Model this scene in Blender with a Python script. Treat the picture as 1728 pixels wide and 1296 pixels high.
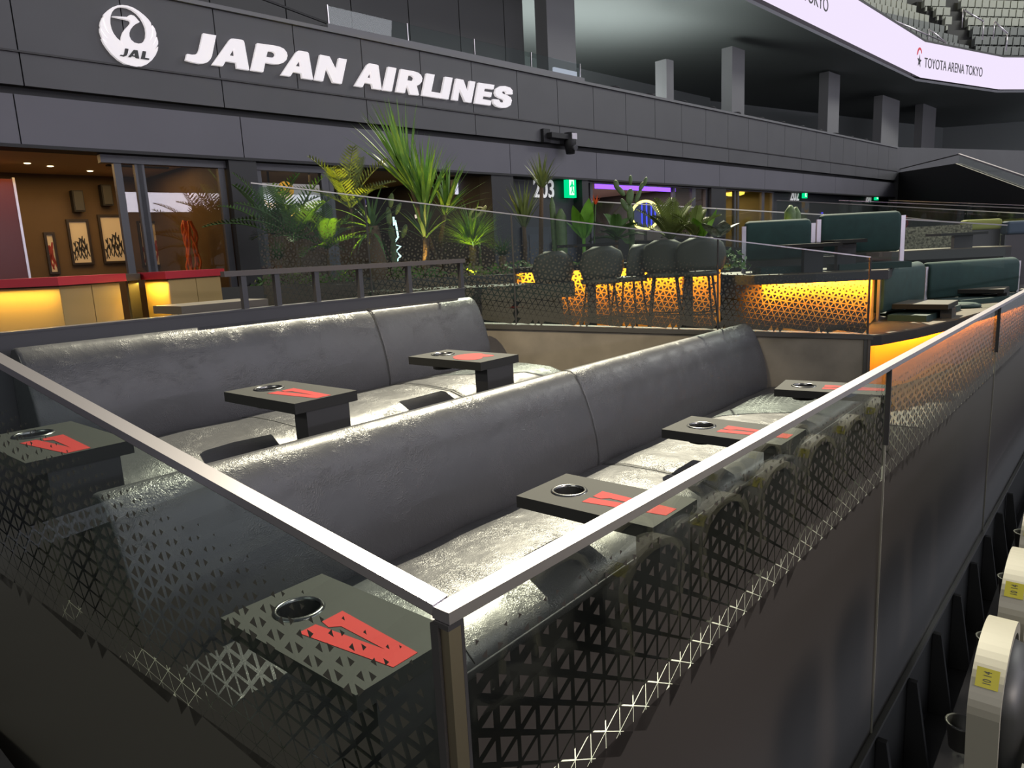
import bpy, bmesh, math, random
from mathutils import Vector, Matrix
random.seed(7)
for o in list(bpy.data.objects): bpy.data.objects.remove(o)
scn = bpy.context.scene
COL = scn.collection

# ------------------------------------------------------------------ camera
F, CX, CY = 1205.0, 864.0, 648.0
ROLL = math.atan(0.049); PITCH = math.radians(10.35); YAW = math.radians(40.55)
def _lin(x, y, f):
    c, s = math.cos(ROLL), math.sin(ROLL)
    x2 = c*x + s*y; y2 = -s*x + c*y
    cp, sp = math.cos(PITCH), math.sin(PITCH)
    h = cp*f + sp*y2; z = -sp*f + cp*y2
    c, s = math.cos(YAW), math.sin(YAW)
    return Vector((s*x2 + c*h, -c*x2 + s*h, z))
RIGHT, UP, FWD = _lin(1,0,0), _lin(0,1,0), _lin(0,0,1)
cam_d = bpy.data.cameras.new('camera'); cam = bpy.data.objects.new('camera', cam_d); COL.objects.link(cam)
cam_d.sensor_width = 36.0; cam_d.lens = F/1728*36.0; cam_d.clip_start = 0.02; cam_d.clip_end = 400
m3 = Matrix((RIGHT, UP, -FWD)).transposed()
cam.matrix_world = m3.to_4x4()
scn.camera = cam

# ------------------------------------------------------------------ light and exposure
scn.view_settings.view_transform = 'Standard'; scn.view_settings.look = 'None'
scn.view_settings.gamma = 1.0; scn.view_settings.exposure = 0.0
scn.view_settings.use_curve_mapping = False
world = bpy.data.worlds.new('arena_air'); scn.world = world; world.use_nodes = True
bg = world.node_tree.nodes['Background']; bg.inputs[0].default_value = (0.70, 0.72, 0.80, 1); bg.inputs[1].default_value = 0.30

def aim(o, d):
    o.rotation_euler = Vector(d).to_track_quat('-Z', 'Y').to_euler()
def lamp(name, kind, loc, d, power, color=(1,1,1), **kw):
    l = bpy.data.lights.new(name, kind); l.energy = power; l.color = color
    for k, v in kw.items(): setattr(l, k, v)
    o = bpy.data.objects.new(name, l); COL.objects.link(o); o.location = loc; aim(o, d)
    return o
# rig of flood lamps in the roof, right over the stand: hard light falling nearly straight down
lamp('roof_flood_key', 'SUN', (0, 10, 30), (-0.62, -0.35, -0.70), 9.0, (1.0, 0.93, 0.70), angle=0.012)
# bank of lamps over the court on the right
lamp('court_lamp_bank', 'AREA', (14, -22, 15), (-0.25, 0.85, -0.42), 2500, (0.93, 0.91, 1.0), shape='RECTANGLE', size=26, size_y=9)
# added unseen spot that brightens the concrete divider at the end of the sofas
lamp('divider_fill_spot', 'SPOT', (-3.0, 2.4, 7.0), (7.9, 1.3, -7.9), 4200, (1.0, 0.84, 0.52), spot_size=math.radians(20), spot_blend=1.0, shadow_soft_size=0.05)
lamp('side_panel_fill', 'AREA', (-13, 2, 8), (1.0, 0.0, -0.62), 800, (1.0, 0.97, 0.86), shape='RECTANGLE', size=8, size_y=3)  # added fill, no known lamp; brightens the side parapet panel
lamp('upper_tier_fill', 'AREA', (48, -16, 24), (-0.1, 0.85, -0.4), 6500, (0.97, 0.98, 0.93), shape='RECTANGLE', size=16, size_y=6)  # added fill that lifts the dark upper tier seats
# added unseen spot behind the camera, imitates the bright zone on the parapet face
lamp('parapet_fill_spot', 'SPOT', (1.5, -9, 5.5), (1.25, 9.9, -6.85), 7500, (1.0, 0.88, 0.80), spot_size=math.radians(21), spot_blend=1.0, shadow_soft_size=2.2)

# ------------------------------------------------------------------ sight lines: where a line of sight meets a real plane
def ray(u, v): return _lin(u-CX, -(v-CY), F)
def on_z(u, v, z): r = ray(u, v); return r*(z/r.z)
def on_y(u, v, y): r = ray(u, v); return r*(y/r.y)
def on_x(u, v, x): r = ray(u, v); return r*(x/r.x)
def on_line(u, v, P0, P1):
    r = ray(u, v); nx, ny = P1[1]-P0[1], -(P1[0]-P0[0])
    return r*((nx*P0[0]+ny*P0[1])/(nx*r.x+ny*r.y))

# ------------------------------------------------------------------ materials
MATS = {}
def mat(name, color, rough=0.6, metal=0.0, spec=0.5, bump=None, vary=None, coat=0.0, sheen=0.0, emit=None):
    if name in MATS: return MATS[name]
    m = bpy.data.materials.new(name); m.use_nodes = True; nt = m.node_tree
    b = nt.nodes['Principled BSDF']
    b.inputs['Base Color'].default_value = (*color, 1); b.inputs['Roughness'].default_value = rough
    b.inputs['Metallic'].default_value = metal; b.inputs['Specular IOR Level'].default_value = spec
    if coat: b.inputs['Coat Weight'].default_value = coat
    if sheen: b.inputs['Sheen Weight'].default_value = sheen
    if emit:
        b.inputs['Emission Color'].default_value = (*emit[0], 1); b.inputs['Emission Strength'].default_value = emit[1]
    if bump or vary:
        tc = nt.nodes.new('ShaderNodeNewGeometry')
    if vary:   # (scale, amount)
        n = nt.nodes.new('ShaderNodeTexNoise'); n.inputs['Scale'].default_value = vary[0]; n.inputs['Detail'].default_value = 4
        nt.links.new(tc.outputs['Position'], n.inputs['Vector'])
        r = nt.nodes.new('ShaderNodeValToRGB')
        r.color_ramp.elements[0].position = 0.3; r.color_ramp.elements[1].position = 0.72
        r.color_ramp.elements[0].color = (*[c*(1-vary[1]) for c in color], 1)
        r.color_ramp.elements[1].color = (*[min(1, c*(1+vary[1])) for c in color], 1)
        nt.links.new(n.outputs['Fac'], r.inputs['Fac']); nt.links.new(r.outputs['Color'], b.inputs['Base Color'])
    if bump:   # (scale, strength, distance)
        n = nt.nodes.new('ShaderNodeTexNoise'); n.inputs['Scale'].default_value = bump[0]; n.inputs['Detail'].default_value = 5
        nt.links.new(tc.outputs['Position'], n.inputs['Vector'])
        k = nt.nodes.new('ShaderNodeBump'); k.inputs['Strength'].default_value = bump[1]; k.inputs['Distance'].default_value = bump[2]
        nt.links.new(n.outputs['Fac'], k.inputs['Height']); nt.links.new(k.outputs['Normal'], b.inputs['Normal'])
    MATS[name] = m
    return m

def leather(name, color, rough):
    m = mat(name, color, rough, spec=0.5); nt = m.node_tree; b = nt.nodes['Principled BSDF']
    g = nt.nodes.new('ShaderNodeNewGeometry')
    vo = nt.nodes.new('ShaderNodeTexVoronoi'); vo.feature = 'DISTANCE_TO_EDGE'; vo.inputs['Scale'].default_value = 85
    wob = nt.nodes.new('ShaderNodeTexNoise'); wob.inputs['Scale'].default_value = 14; wob.inputs['Detail'].default_value = 4
    mx = nt.nodes.new('ShaderNodeMix'); mx.data_type = 'VECTOR'; mx.inputs[0].default_value = 0.12
    nt.links.new(g.outputs['Position'], wob.inputs['Vector'])
    nt.links.new(g.outputs['Position'], mx.inputs[4]); nt.links.new(wob.outputs['Color'], mx.inputs[5])
    nt.links.new(mx.outputs[1], vo.inputs['Vector'])
    big = nt.nodes.new('ShaderNodeTexNoise'); big.inputs['Scale'].default_value = 5.0; big.inputs['Detail'].default_value = 3
    nt.links.new(g.outputs['Position'], big.inputs['Vector'])
    mk = nt.nodes.new('ShaderNodeMapRange'); mk.inputs[1].default_value = 0.42; mk.inputs[2].default_value = 0.66; mk.inputs[3].default_value = 0.15; mk.inputs[4].default_value = 1.0
    nt.links.new(big.outputs['Fac'], mk.inputs[0])
    mu = nt.nodes.new('ShaderNodeMath'); mu.operation = 'MULTIPLY'; nt.links.new(vo.outputs['Distance'], mu.inputs[0]); nt.links.new(mk.outputs[0], mu.inputs[1])
    b1 = nt.nodes.new('ShaderNodeBump'); b1.inputs['Strength'].default_value = 0.35; b1.inputs['Distance'].default_value = 0.02
    b2 = nt.nodes.new('ShaderNodeBump'); b2.inputs['Strength'].default_value = 0.6; b2.inputs['Distance'].default_value = 0.005
    nt.links.new(big.outputs['Fac'], b1.inputs['Height']); nt.links.new(mu.outputs[0], b2.inputs['Height'])
    nt.links.new(b1.outputs['Normal'], b2.inputs['Normal']); nt.links.new(b2.outputs['Normal'], b.inputs['Normal'])
    return m

def glass_mat(name, tint, refl_ior=1.5, rough=0.0):
    m = bpy.data.materials.new(name); m.use_nodes = True; nt = m.node_tree; nt.nodes.clear()
    out = nt.nodes.new('ShaderNodeOutputMaterial'); mix = nt.nodes.new('ShaderNodeMixShader')
    tr = nt.nodes.new('ShaderNodeBsdfTransparent'); tr.inputs[0].default_value = (*tint, 1)
    gl = nt.nodes.new('ShaderNodeBsdfGlossy'); gl.inputs['Roughness'].default_value = rough
    lw = nt.nodes.new('ShaderNodeLayerWeight'); lw.inputs[0].default_value = 0.5     # Schlick's law, the same from both sides of the pane
    pw = nt.nodes.new('ShaderNodeMath'); pw.operation = 'POWER'; pw.inputs[1].default_value = 5.0
    ma = nt.nodes.new('ShaderNodeMath'); ma.operation = 'MULTIPLY_ADD'; ma.inputs[1].default_value = 0.95; ma.inputs[2].default_value = ((refl_ior-1)/(refl_ior+1))**2
    nt.links.new(lw.outputs['Facing'], pw.inputs[0]); nt.links.new(pw.outputs[0], ma.inputs[0])
    nt.links.new(ma.outputs[0], mix.inputs[0]); nt.links.new(tr.outputs[0], mix.inputs[1]); nt.links.new(gl.outputs[0], mix.inputs[2])
    nt.links.new(mix.outputs[0], out.inputs[0]); MATS[name] = m
    return m
def emit_mat(name, color, strength):
    m = bpy.data.materials.new(name); m.use_nodes = True; nt = m.node_tree; nt.nodes.clear()
    out = nt.nodes.new('ShaderNodeOutputMaterial'); e = nt.nodes.new('ShaderNodeEmission')
    e.inputs[0].default_value = (*color, 1); e.inputs[1].default_value = strength
    nt.links.new(e.outputs[0], out.inputs[0]); MATS[name] = m
    return m

M_LEATHER = leather('black_leather', (0.046, 0.046, 0.050), 0.40)
M_TABLE = mat('matte_black_laminate', (0.018, 0.018, 0.0172), 0.75, spec=0.3, bump=(300, 0.05, 0.001))
M_TABLE_LOW = mat('black_steel_post', (0.022, 0.022, 0.024), 0.5)
M_RING = mat('chrome_black_ring', (0.16, 0.16, 0.16), 0.25, metal=1.0)
M_HOLE = mat('black_plastic_cup', (0.01, 0.01, 0.01), 0.5)
M_RED = mat('red_print', (0.34, 0.014, 0.014), 0.75, spec=0.25)
M_STEEL = mat('brushed_steel', (0.66, 0.62, 0.65), 0.31, metal=1.0, bump=(160, 0.04, 0.001))
M_STEEL_DARK = mat('dark_gasket', (0.03, 0.028, 0.028), 0.5)
M_BRONZE = mat('bronze_steel', (0.42, 0.36, 0.25), 0.38, metal=1.0)
M_GLASS = glass_mat('clear_glass', (0.94, 0.97, 0.95))
M_GLASS_DARK = glass_mat('grey_glass', (0.84, 0.89, 0.88))
M_GLASS_WIN = glass_mat('window_glass', (0.80, 0.78, 0.74))
M_FRIT = mat('brown_black_enamel', (0.034, 0.029, 0.025), 0.38)
M_FRIT_DARK = mat('olive_black_enamel', (0.046, 0.044, 0.035), 0.45)
M_PANEL = mat('charcoal_panel', (0.085, 0.085, 0.090), 0.55, vary=(1.2, 0.06))
M_PANEL_LILAC = mat('slate_panel', (0.125, 0.122, 0.142), 0.55, vary=(1.0, 0.05))
M_DARK = mat('black_paint', (0.012, 0.012, 0.013), 0.6)
M_DARKGREY = mat('dark_grey_paint', (0.045, 0.046, 0.046), 0.6)
M_PARAPET = mat('graphite_board', (0.04, 0.04, 0.046), 0.5)
M_CONC = mat('troweled_concrete', (0.19, 0.165, 0.13), 0.7, vary=(3.5, 0.22), bump=(9, 0.15, 0.01))
M_CAP = mat('dark_bronze_cap', (0.06, 0.056, 0.05), 0.4)
M_FLOOR = mat('dark_carpet', (0.02, 0.019, 0.018), 0.95, bump=(220, 0.3, 0.004))
M_FLOOR_UP = mat('dark_vinyl_floor', (0.035, 0.031, 0.027), 0.6)

# ------------------------------------------------------------------ mesh helpers
class MB:
    def __init__(s): s.v = []; s.f = []; s.sm = []
    def add(s, vs, fs, smooth=False):
        n = len(s.v); s.v += [Vector(p) for p in vs]; s.f += [[i+n for i in f] for f in fs]; s.sm += [smooth]*len(fs); return s
    def box(s, a, b):
        (x0,y0,z0),(x1,y1,z1) = a, b
        return s.add([(x0,y0,z0),(x1,y0,z0),(x1,y1,z0),(x0,y1,z0),(x0,y0,z1),(x1,y0,z1),(x1,y1,z1),(x0,y1,z1)],
                     [(0,3,2,1),(4,5,6,7),(0,1,5,4),(1,2,6,5),(2,3,7,6),(3,0,4,7)])
    def hexa(s, p8): return s.add(p8, [(0,3,2,1),(4,5,6,7),(0,1,5,4),(1,2,6,5),(2,3,7,6),(3,0,4,7)])
    def beam(s, a, b, w, h, up=(0,0,1)):
        a, b = Vector(a), Vector(b); d = (b-a).normalized(); u = Vector(up); sd = d.cross(u).normalized(); u2 = sd.cross(d).normalized()
        p = []
        for q in (a, b):
            for (i, j) in ((-1,-1),(1,-1),(1,1),(-1,1)): p.append(q + sd*(i*w/2) + u2*(j*h/2))
        return s.add(p, [(0,1,2,3),(7,6,5,4),(0,4,5,1),(1,5,6,2),(2,6,7,3),(3,7,4,0)])
    def tube(s, pts, r, n=8, cap=True, smooth=True):
        pts = [Vector(p) for p in pts]; rs = r if isinstance(r, (list, tuple)) else [r]*len(pts)
        base = len(s.v); ref = None
        for i, p in enumerate(pts):
            d = (pts[min(i+1, len(pts)-1)] - pts[max(i-1, 0)])
            d = d.normalized() if d.length > 1e-9 else Vector((0,0,1))
            if ref is None: ref = d.orthogonal().normalized()
            ref = (ref - d*ref.dot(d)); ref = ref.normalized() if ref.length > 1e-6 else d.orthogonal().normalized()
            bi = d.cross(ref)
            for k in range(n):
                a = 2*math.pi*k/n; s.v.append(p + (ref*math.cos(a) + bi*math.sin(a))*rs[i])
        for i in range(len(pts)-1):
            for k in range(n):
                k2 = (k+1) % n
                s.f.append([base+i*n+k, base+i*n+k2, base+(i+1)*n+k2, base+(i+1)*n+k]); s.sm.append(smooth)
        if cap:
            s.f.append([base+k for k in range(n)][::-1]); s.sm.append(False)
            s.f.append([base+(len(pts)-1)*n+k for k in range(n)]); s.sm.append(False)
        return s
    def lathe(s, c, prof, n=20, smooth=True):   # prof: (r, z)
        c = Vector(c); b = len(s.v)
        for (r, z) in prof:
            for k in range(n):
                a = 2*math.pi*k/n; s.v.append(c + Vector((r*math.cos(a), r*math.sin(a), z)))
        for i in range(len(prof)-1):
            for k in range(n):
                k2 = (k+1) % n; s.f.append([b+i*n+k, b+i*n+k2, b+(i+1)*n+k2, b+(i+1)*n+k]); s.sm.append(smooth)
        return s
    def loft(s, rings, cap=True, smooth=True):
        b = len(s.v); n = len(rings[0])
        for r in rings: s.v += [Vector(p) for p in r]
        for i in range(len(rings)-1):
            for k in range(n):
                k2 = (k+1) % n; s.f.append([b+i*n+k, b+i*n+k2, b+(i+1)*n+k2, b+(i+1)*n+k]); s.sm.append(smooth)
        if cap:
            s.f.append([b+k for k in range(n)][::-1]); s.sm.append(False)
            s.f.append([b+(len(rings)-1)*n+k for k in range(n)]); s.sm.append(False)
        return s
    def blob(s, c, rx, ry, rz, n=10, m=6):
        c = Vector(c); rings = []
        for i in range(m+1):
            t = math.pi*(i+0.02)/(m+0.04)
            rings.append([c + Vector((rx*math.sin(t)*math.cos(2*math.pi*k/n), ry*math.sin(t)*math.sin(2*math.pi*k/n), -rz*math.cos(t))) for k in range(n)])
        return s.loft(rings)

def wloc(o):
    l = Vector((0,0,0))
    while o is not None: l = l + o.location; o = o.parent
    return l
def fix_normals(me):
    bm = bmesh.new(); bm.from_mesh(me); bmesh.ops.recalc_face_normals(bm, faces=bm.faces); bm.to_mesh(me); bm.free()
def build(name, mb, material, parent=None, loc=None, recalc=True):
    """one mesh object; vertices are given in world coordinates"""
    off = wloc(parent) if parent is not None else Vector((0,0,0))
    l = Vector((0,0,0))
    if parent is None and loc is not None: l = Vector(loc); off = l
    me = bpy.data.meshes.new(name); me.from_pydata([tuple(v-off) for v in mb.v], [], mb.f)
    for p, sflag in zip(me.polygons, mb.sm): p.use_smooth = sflag
    me.update()
    if recalc: fix_normals(me)
    me.materials.append(material)
    o = bpy.data.objects.new(name, me); COL.objects.link(o); o.location = l
    if parent is not None: o.parent = parent
    return o
def bevel(o, w, seg=2):
    b = o.modifiers.new('edge', 'BEVEL'); b.width = w; b.segments = seg; b.limit_method = 'ANGLE'; b.angle_limit = math.radians(40)
    return o
def tag(o, label=None, cat=None, group=None, kind=None):
    if label: o['label'] = label
    if cat: o['category'] = cat
    if group: o['group'] = group
    if kind: o['kind'] = kind
    return o
def thing(name, loc, label, cat, group=None):
    o = bpy.data.objects.new(name, None); o.empty_display_size = 0.1; COL.objects.link(o); o.location = Vector(loc)
    return tag(o, label, cat, group)
def single(name, mb, m, loc, label, cat, group=None): return tag(build(name, mb, m, None, loc), label, cat, group)
def struct(name, mb, m, loc=(0,0,0)): return tag(build(name, mb, m, None, loc), kind='structure')
def copy_tree(o, parent=None):
    c = o.copy(); COL.objects.link(c); c.parent = parent
    for ch in o.children: copy_tree(ch, c)
    return c
def curve_mesh(name, loops, depth, origin, ax, ay, an, curved=None):
    """flat outline with holes, given depth along an; loops are lists of 2-D points"""
    cu = bpy.data.curves.new(name, 'CURVE'); cu.dimensions = '2D'; cu.fill_mode = 'BOTH'; cu.extrude = depth/2
    for lp in loops:
        sp = cu.splines.new('POLY'); sp.points.add(len(lp)-1); sp.use_cyclic_u = True
        for p, q in zip(sp.points, lp): p.co = (q[0], q[1], 0, 1)
    ob = bpy.data.objects.new(name, cu); me = ob.to_mesh(); vs = [v.co.copy() for v in me.vertices]; fs = [list(p.vertices) for p in me.polygons]
    ob.to_mesh_clear(); bpy.data.objects.remove(ob); bpy.data.curves.remove(cu)
    mb = MB(); o = Vector(origin); ax, ay, an = Vector(ax), Vector(ay), Vector(an)
    return mb.add([o + ax*v.x + ay*v.y + an*v.z for v in vs], fs)
def text_mesh(txt, size, depth, origin, ax, ay, an, align='CENTER', stretch=1.0, bold=0.0):
    cu = bpy.data.curves.new('txt', 'FONT'); cu.body = txt; cu.size = size; cu.extrude = depth/2; cu.align_x = align; cu.offset = bold
    ob = bpy.data.objects.new('txt', cu); me = ob.to_mesh(); vs = [v.co.copy() for v in me.vertices]; fs = [list(p.vertices) for p in me.polygons]
    ob.to_mesh_clear(); bpy.data.objects.remove(ob); bpy.data.curves.remove(cu)
    mb = MB(); o = Vector(origin); ax, ay, an = Vector(ax), Vector(ay), Vector(an)
    return mb.add([o + ax*(v.x*stretch) + ay*v.y + an*v.z for v in vs], fs)
def smooth_loop(pts, k=3):
    """closed Catmull-Rom through pts"""
    n = len(pts); out = []
    for i in range(n):
        p0, p1, p2, p3 = (Vector(pts[(i+j-1) % n]).to_2d() for j in range(4))
        for s_ in range(k):
            t = s_/k
            out.append(0.5*((2*p1) + (p2-p0)*t + (2*p0-5*p1+4*p2-p3)*t*t + (3*p1-p0-3*p2+p3)*t**3))
    return [(p.x, p.y) for p in out]

# ================================================================== SETTING
# ---- floors and platforms
struct('floor', MB().box((0.87,0.96,-1.8),(6.9,2.62,-1.68)), M_FLOOR)                 # front row of the lounge
struct('floor', MB().box((0.72,2.62,-1.8),(5.9,4.4,-1.32)), M_FLOOR)                  # rear row, a step higher
struct('floor', MB().box((-8,4.42,-1.3),(36,16,-1.0)), M_FLOOR_UP)                     # concourse behind
struct('floor', MB().box((6.95,0.9,-1.8),(36,2.46,-1.68)), M_FLOOR_UP)
M_TREAD = mat('grey_tread', (0.02, 0.02, 0.02), 0.8, vary=(6, 0.25))
for k, (y0, y1, z) in enumerate([(-0.62,0.43,-2.17),(-1.42,-0.62,-2.54),(-2.3,-1.42,-2.96),(-12,-2.3,-3.4)]):
    struct('floor', MB().box((-6,y0,z-0.4 if k < 3 else z-0.1),(16,y1,z)), M_TREAD)
struct('floor', MB().box((-6,0.43,-3.5),(16,0.9,-3.38)), M_TREAD)

for i in range(8):   # aisle steps left of the side parapet
    y0 = 0.43+0.5*i; xm = 0.846-0.109*(y0+0.5-0.935)-0.03
    struct('floor', MB().box((-3.0,y0,-2.9),(xm,y0+0.5 if i < 7 else 4.42,-2.35+0.12*i)), M_TREAD)
# ---- great wall behind: everything is laid out in its own frame (s along it, d into the building, z up)
TW = math.atan(-0.083); WA = Vector((math.cos(TW), math.sin(TW), 0)); WN = Vector((-WA.y, WA.x, 0)); WO = Vector((0, 10.23, 0))
def W(s, d, z): p = WO + WA*s + WN*d; p.z = z; return p
def on_wall(u, v, d=0.0):
    r = ray(u, v); k = (WO.dot(WN)+d)/(r.x*WN.x+r.y*WN.y); p = r*k
    return ((p-WO).dot(WA), p.z)
def wbox(mb, s0, s1, d0, d1, z0, z1):
    return mb.hexa([W(s0,d0,z0),W(s1,d0,z0),W(s1,d1,z0),W(s0,d1,z0),W(s0,d0,z1),W(s1,d0,z1),W(s1,d1,z1),W(s0,d1,z1)])
S_END = 33.8
wb = struct('wall_back', wbox(MB(), -8, S_END, 0.06, 0.6, 1.56, 3.5), M_DARK)
def panels(s0, step, s1, d, z0, z1, material, th=0.05, gap=0.014):
    s = s0
    while s < s1-0.05:
        e = min(s+step, s1)
        build('panel', wbox(MB(), s+gap/2, e-gap/2, d, d+th, z0, z1), material, wb)
        s = e
panels(3.16-1.185*9, 1.185, S_END, -0.02, 2.585, 3.47, M_PANEL)      # sign band
panels(3.16-2.37*4, 2.37, S_END, -0.05, 2.19, 2.55, M_PANEL)       # lip below it
panels(3.05-2.72*4, 2.72, S_END, 0.02, 1.535, 2.10, M_PANEL_LILAC)    # slate band over the rooms
struct('trim_1', wbox(MB(), -8, S_END, -0.075, 0.02, 2.55, 2.572), M_STEEL_DARK)
struct('trim_2', wbox(MB(), -8, S_END, -0.06, 0.30, 3.475, 3.53), mat('grey_coping', (0.16,0.16,0.165), 0.5))
struct('trim_3', wbox(MB(), -8, S_END, -0.03, 0.3, 1.495, 1.535), M_DARK)
# balcony above
struct('floor', wbox(MB(), -8, S_END, 0.3, 9, 3.3, 3.45), M_DARK)
wu = struct('wall_upper', wbox(MB(), -8, 15.2, 3.3, 3.6, 3.45, 9), M_DARK)
s = -8.0
while s < 15.2:
    e = min(s+1.5, 15.2); build('panel', wbox(MB(), s+0.012, e-0.012, 3.25, 3.3, 3.47, 9), mat('warm_charcoal_panel', (0.055,0.055,0.054), 0.6), wu); s = e
M_VOID = mat('haze_grey_plaster', (0.16, 0.175, 0.17), 0.8)  # veiling lens haze is put into this wall and ceiling colour
struct('wall_void', wbox(MB(), 14.5, 34, 8.6, 8.8, 3.45, 7.0), M_VOID)
# ---- balcony: glass balustrade, curb, columns, rails
bal = thing('balcony_balustrade', W(7.4,0.1,3.53), 'clear glass balustrade on the balcony above the airline sign', 'balustrade')
build('curb', wbox(MB(), 7.35, 13.6, 0.02, 0.16, 3.53, 3.62), mat('grey_curb', (0.16,0.16,0.17), 0.5), bal)
for i in range(4): build('pane', wbox(MB(), 7.42+i*1.53, 8.93+i*1.53, 0.08, 0.095, 3.62, 3.90), M_GLASS_DARK, bal)
for i in range(5): build('clip', wbox(MB(), 7.40+i*1.53, 7.415+i*1.53, 0.07, 0.10, 3.55, 3.91), M_STEEL, bal)
rl = thing('balcony_handrail', W(4.6,0.2,3.53), 'thin black sloping handrail on the balcony left of the glass balustrade', 'handrail')
build('rail', MB().beam(W(4.4,0.3,4.15), W(7.9,0.15,3.60), 0.03, 0.03), M_DARK, rl)
for s_ in (4.6, 5.5, 6.4, 7.2):
    build('post', MB().beam(W(s_,0.28,3.5), W(s_,0.28,4.13-0.157*(s_-4.4)), 0.035, 0.035), M_DARKGREY, rl)
tag(build('balcony_screen', wbox(MB(), 13.0, 13.75, 0.35, 0.40, 3.55, 3.83), emit_mat('pale_screen', (0.78,0.78,0.95), 0.75)), 'small lit white screen standing at the end of the balcony glass', 'screen')
M_COLUMN = mat('pale_grey_column', (0.17, 0.17, 0.175), 0.7)
for i, (u, u2, vt, vb) in enumerate([(925,972,0,95),(1125,1137,95,165),(1235,1256,95,185),(1396,1415,155,216),(1487,1516,165,225),(1555,1577,165,238),(1662,1690,170,240)]):
    s0, z0 = on_wall(u, vb, 2.6); s1, _ = on_wall(u2, vb, 2.6)
    top = [7.0, 5.6, 6.6, 6.9, 6.7, 7.0, 6.9][i]
    lab = ['broad pale grey column beside the balcony glass with a small black door sign', 'narrow pale column first right of the balcony glass', 'tall pale column over the middle of the long wall',
           'pale column above the lit lantern room', 'wide pale block at the far end of the balcony, first of three', 'slim pale column at the far end, second of three', 'wide pale block furthest right on the balcony'][i]
    tag(build('column', wbox(MB(), s0, s1, 2.6, 3.0, 3.46, top), M_COLUMN, None, W(s0,2.6,3.46)), lab, 'column', 'balcony columns')
# small furniture silhouettes on the balcony
for i in range(12):
    s_ = 15.5 + i*1.5
    st = thing('balcony_stool', W(s_,0.7,3.46), 'black bar stool in the row standing along the dark balcony edge', 'stool', 'black stools along the dark balcony')
    c = W(s_,0.7,0); h = 3.74
    build('seat', MB().lathe((c.x,c.y,h), [(0.001,0.05),(0.16,0.05),(0.18,0.02),(0.16,0),(0.001,0)], 12), M_DARK, st)
    build('post', MB().tube([(c.x,c.y,3.46),(c.x,c.y,h)], 0.025, 6), M_STEEL, st)
    build('base', MB().lathe((c.x,c.y,3.455), [(0.001,0.03),(0.12,0.02),(0.15,0)], 12), M_DARK, st)
for i, s_ in enumerate((8.0, 10.3, 12.2)):
    st = thing('balcony_table', W(s_,1.2,3.46), ['round black table behind the left end of the balcony glass','round black table behind the middle of the balcony glass','round black table behind the right end of the balcony glass'][i], 'table', 'round tables behind the balcony glass')
    c = W(s_,1.2,0)
    build('table_top', MB().lathe((c.x,c.y,3.86), [(0.001,0.03),(0.33,0.03),(0.34,0.015),(0.33,0),(0.001,0)], 18), M_DARK, st)
    build('post', MB().tube([(c.x,c.y,3.46),(c.x,c.y,3.87)], 0.03, 6), M_DARK, st)

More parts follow.
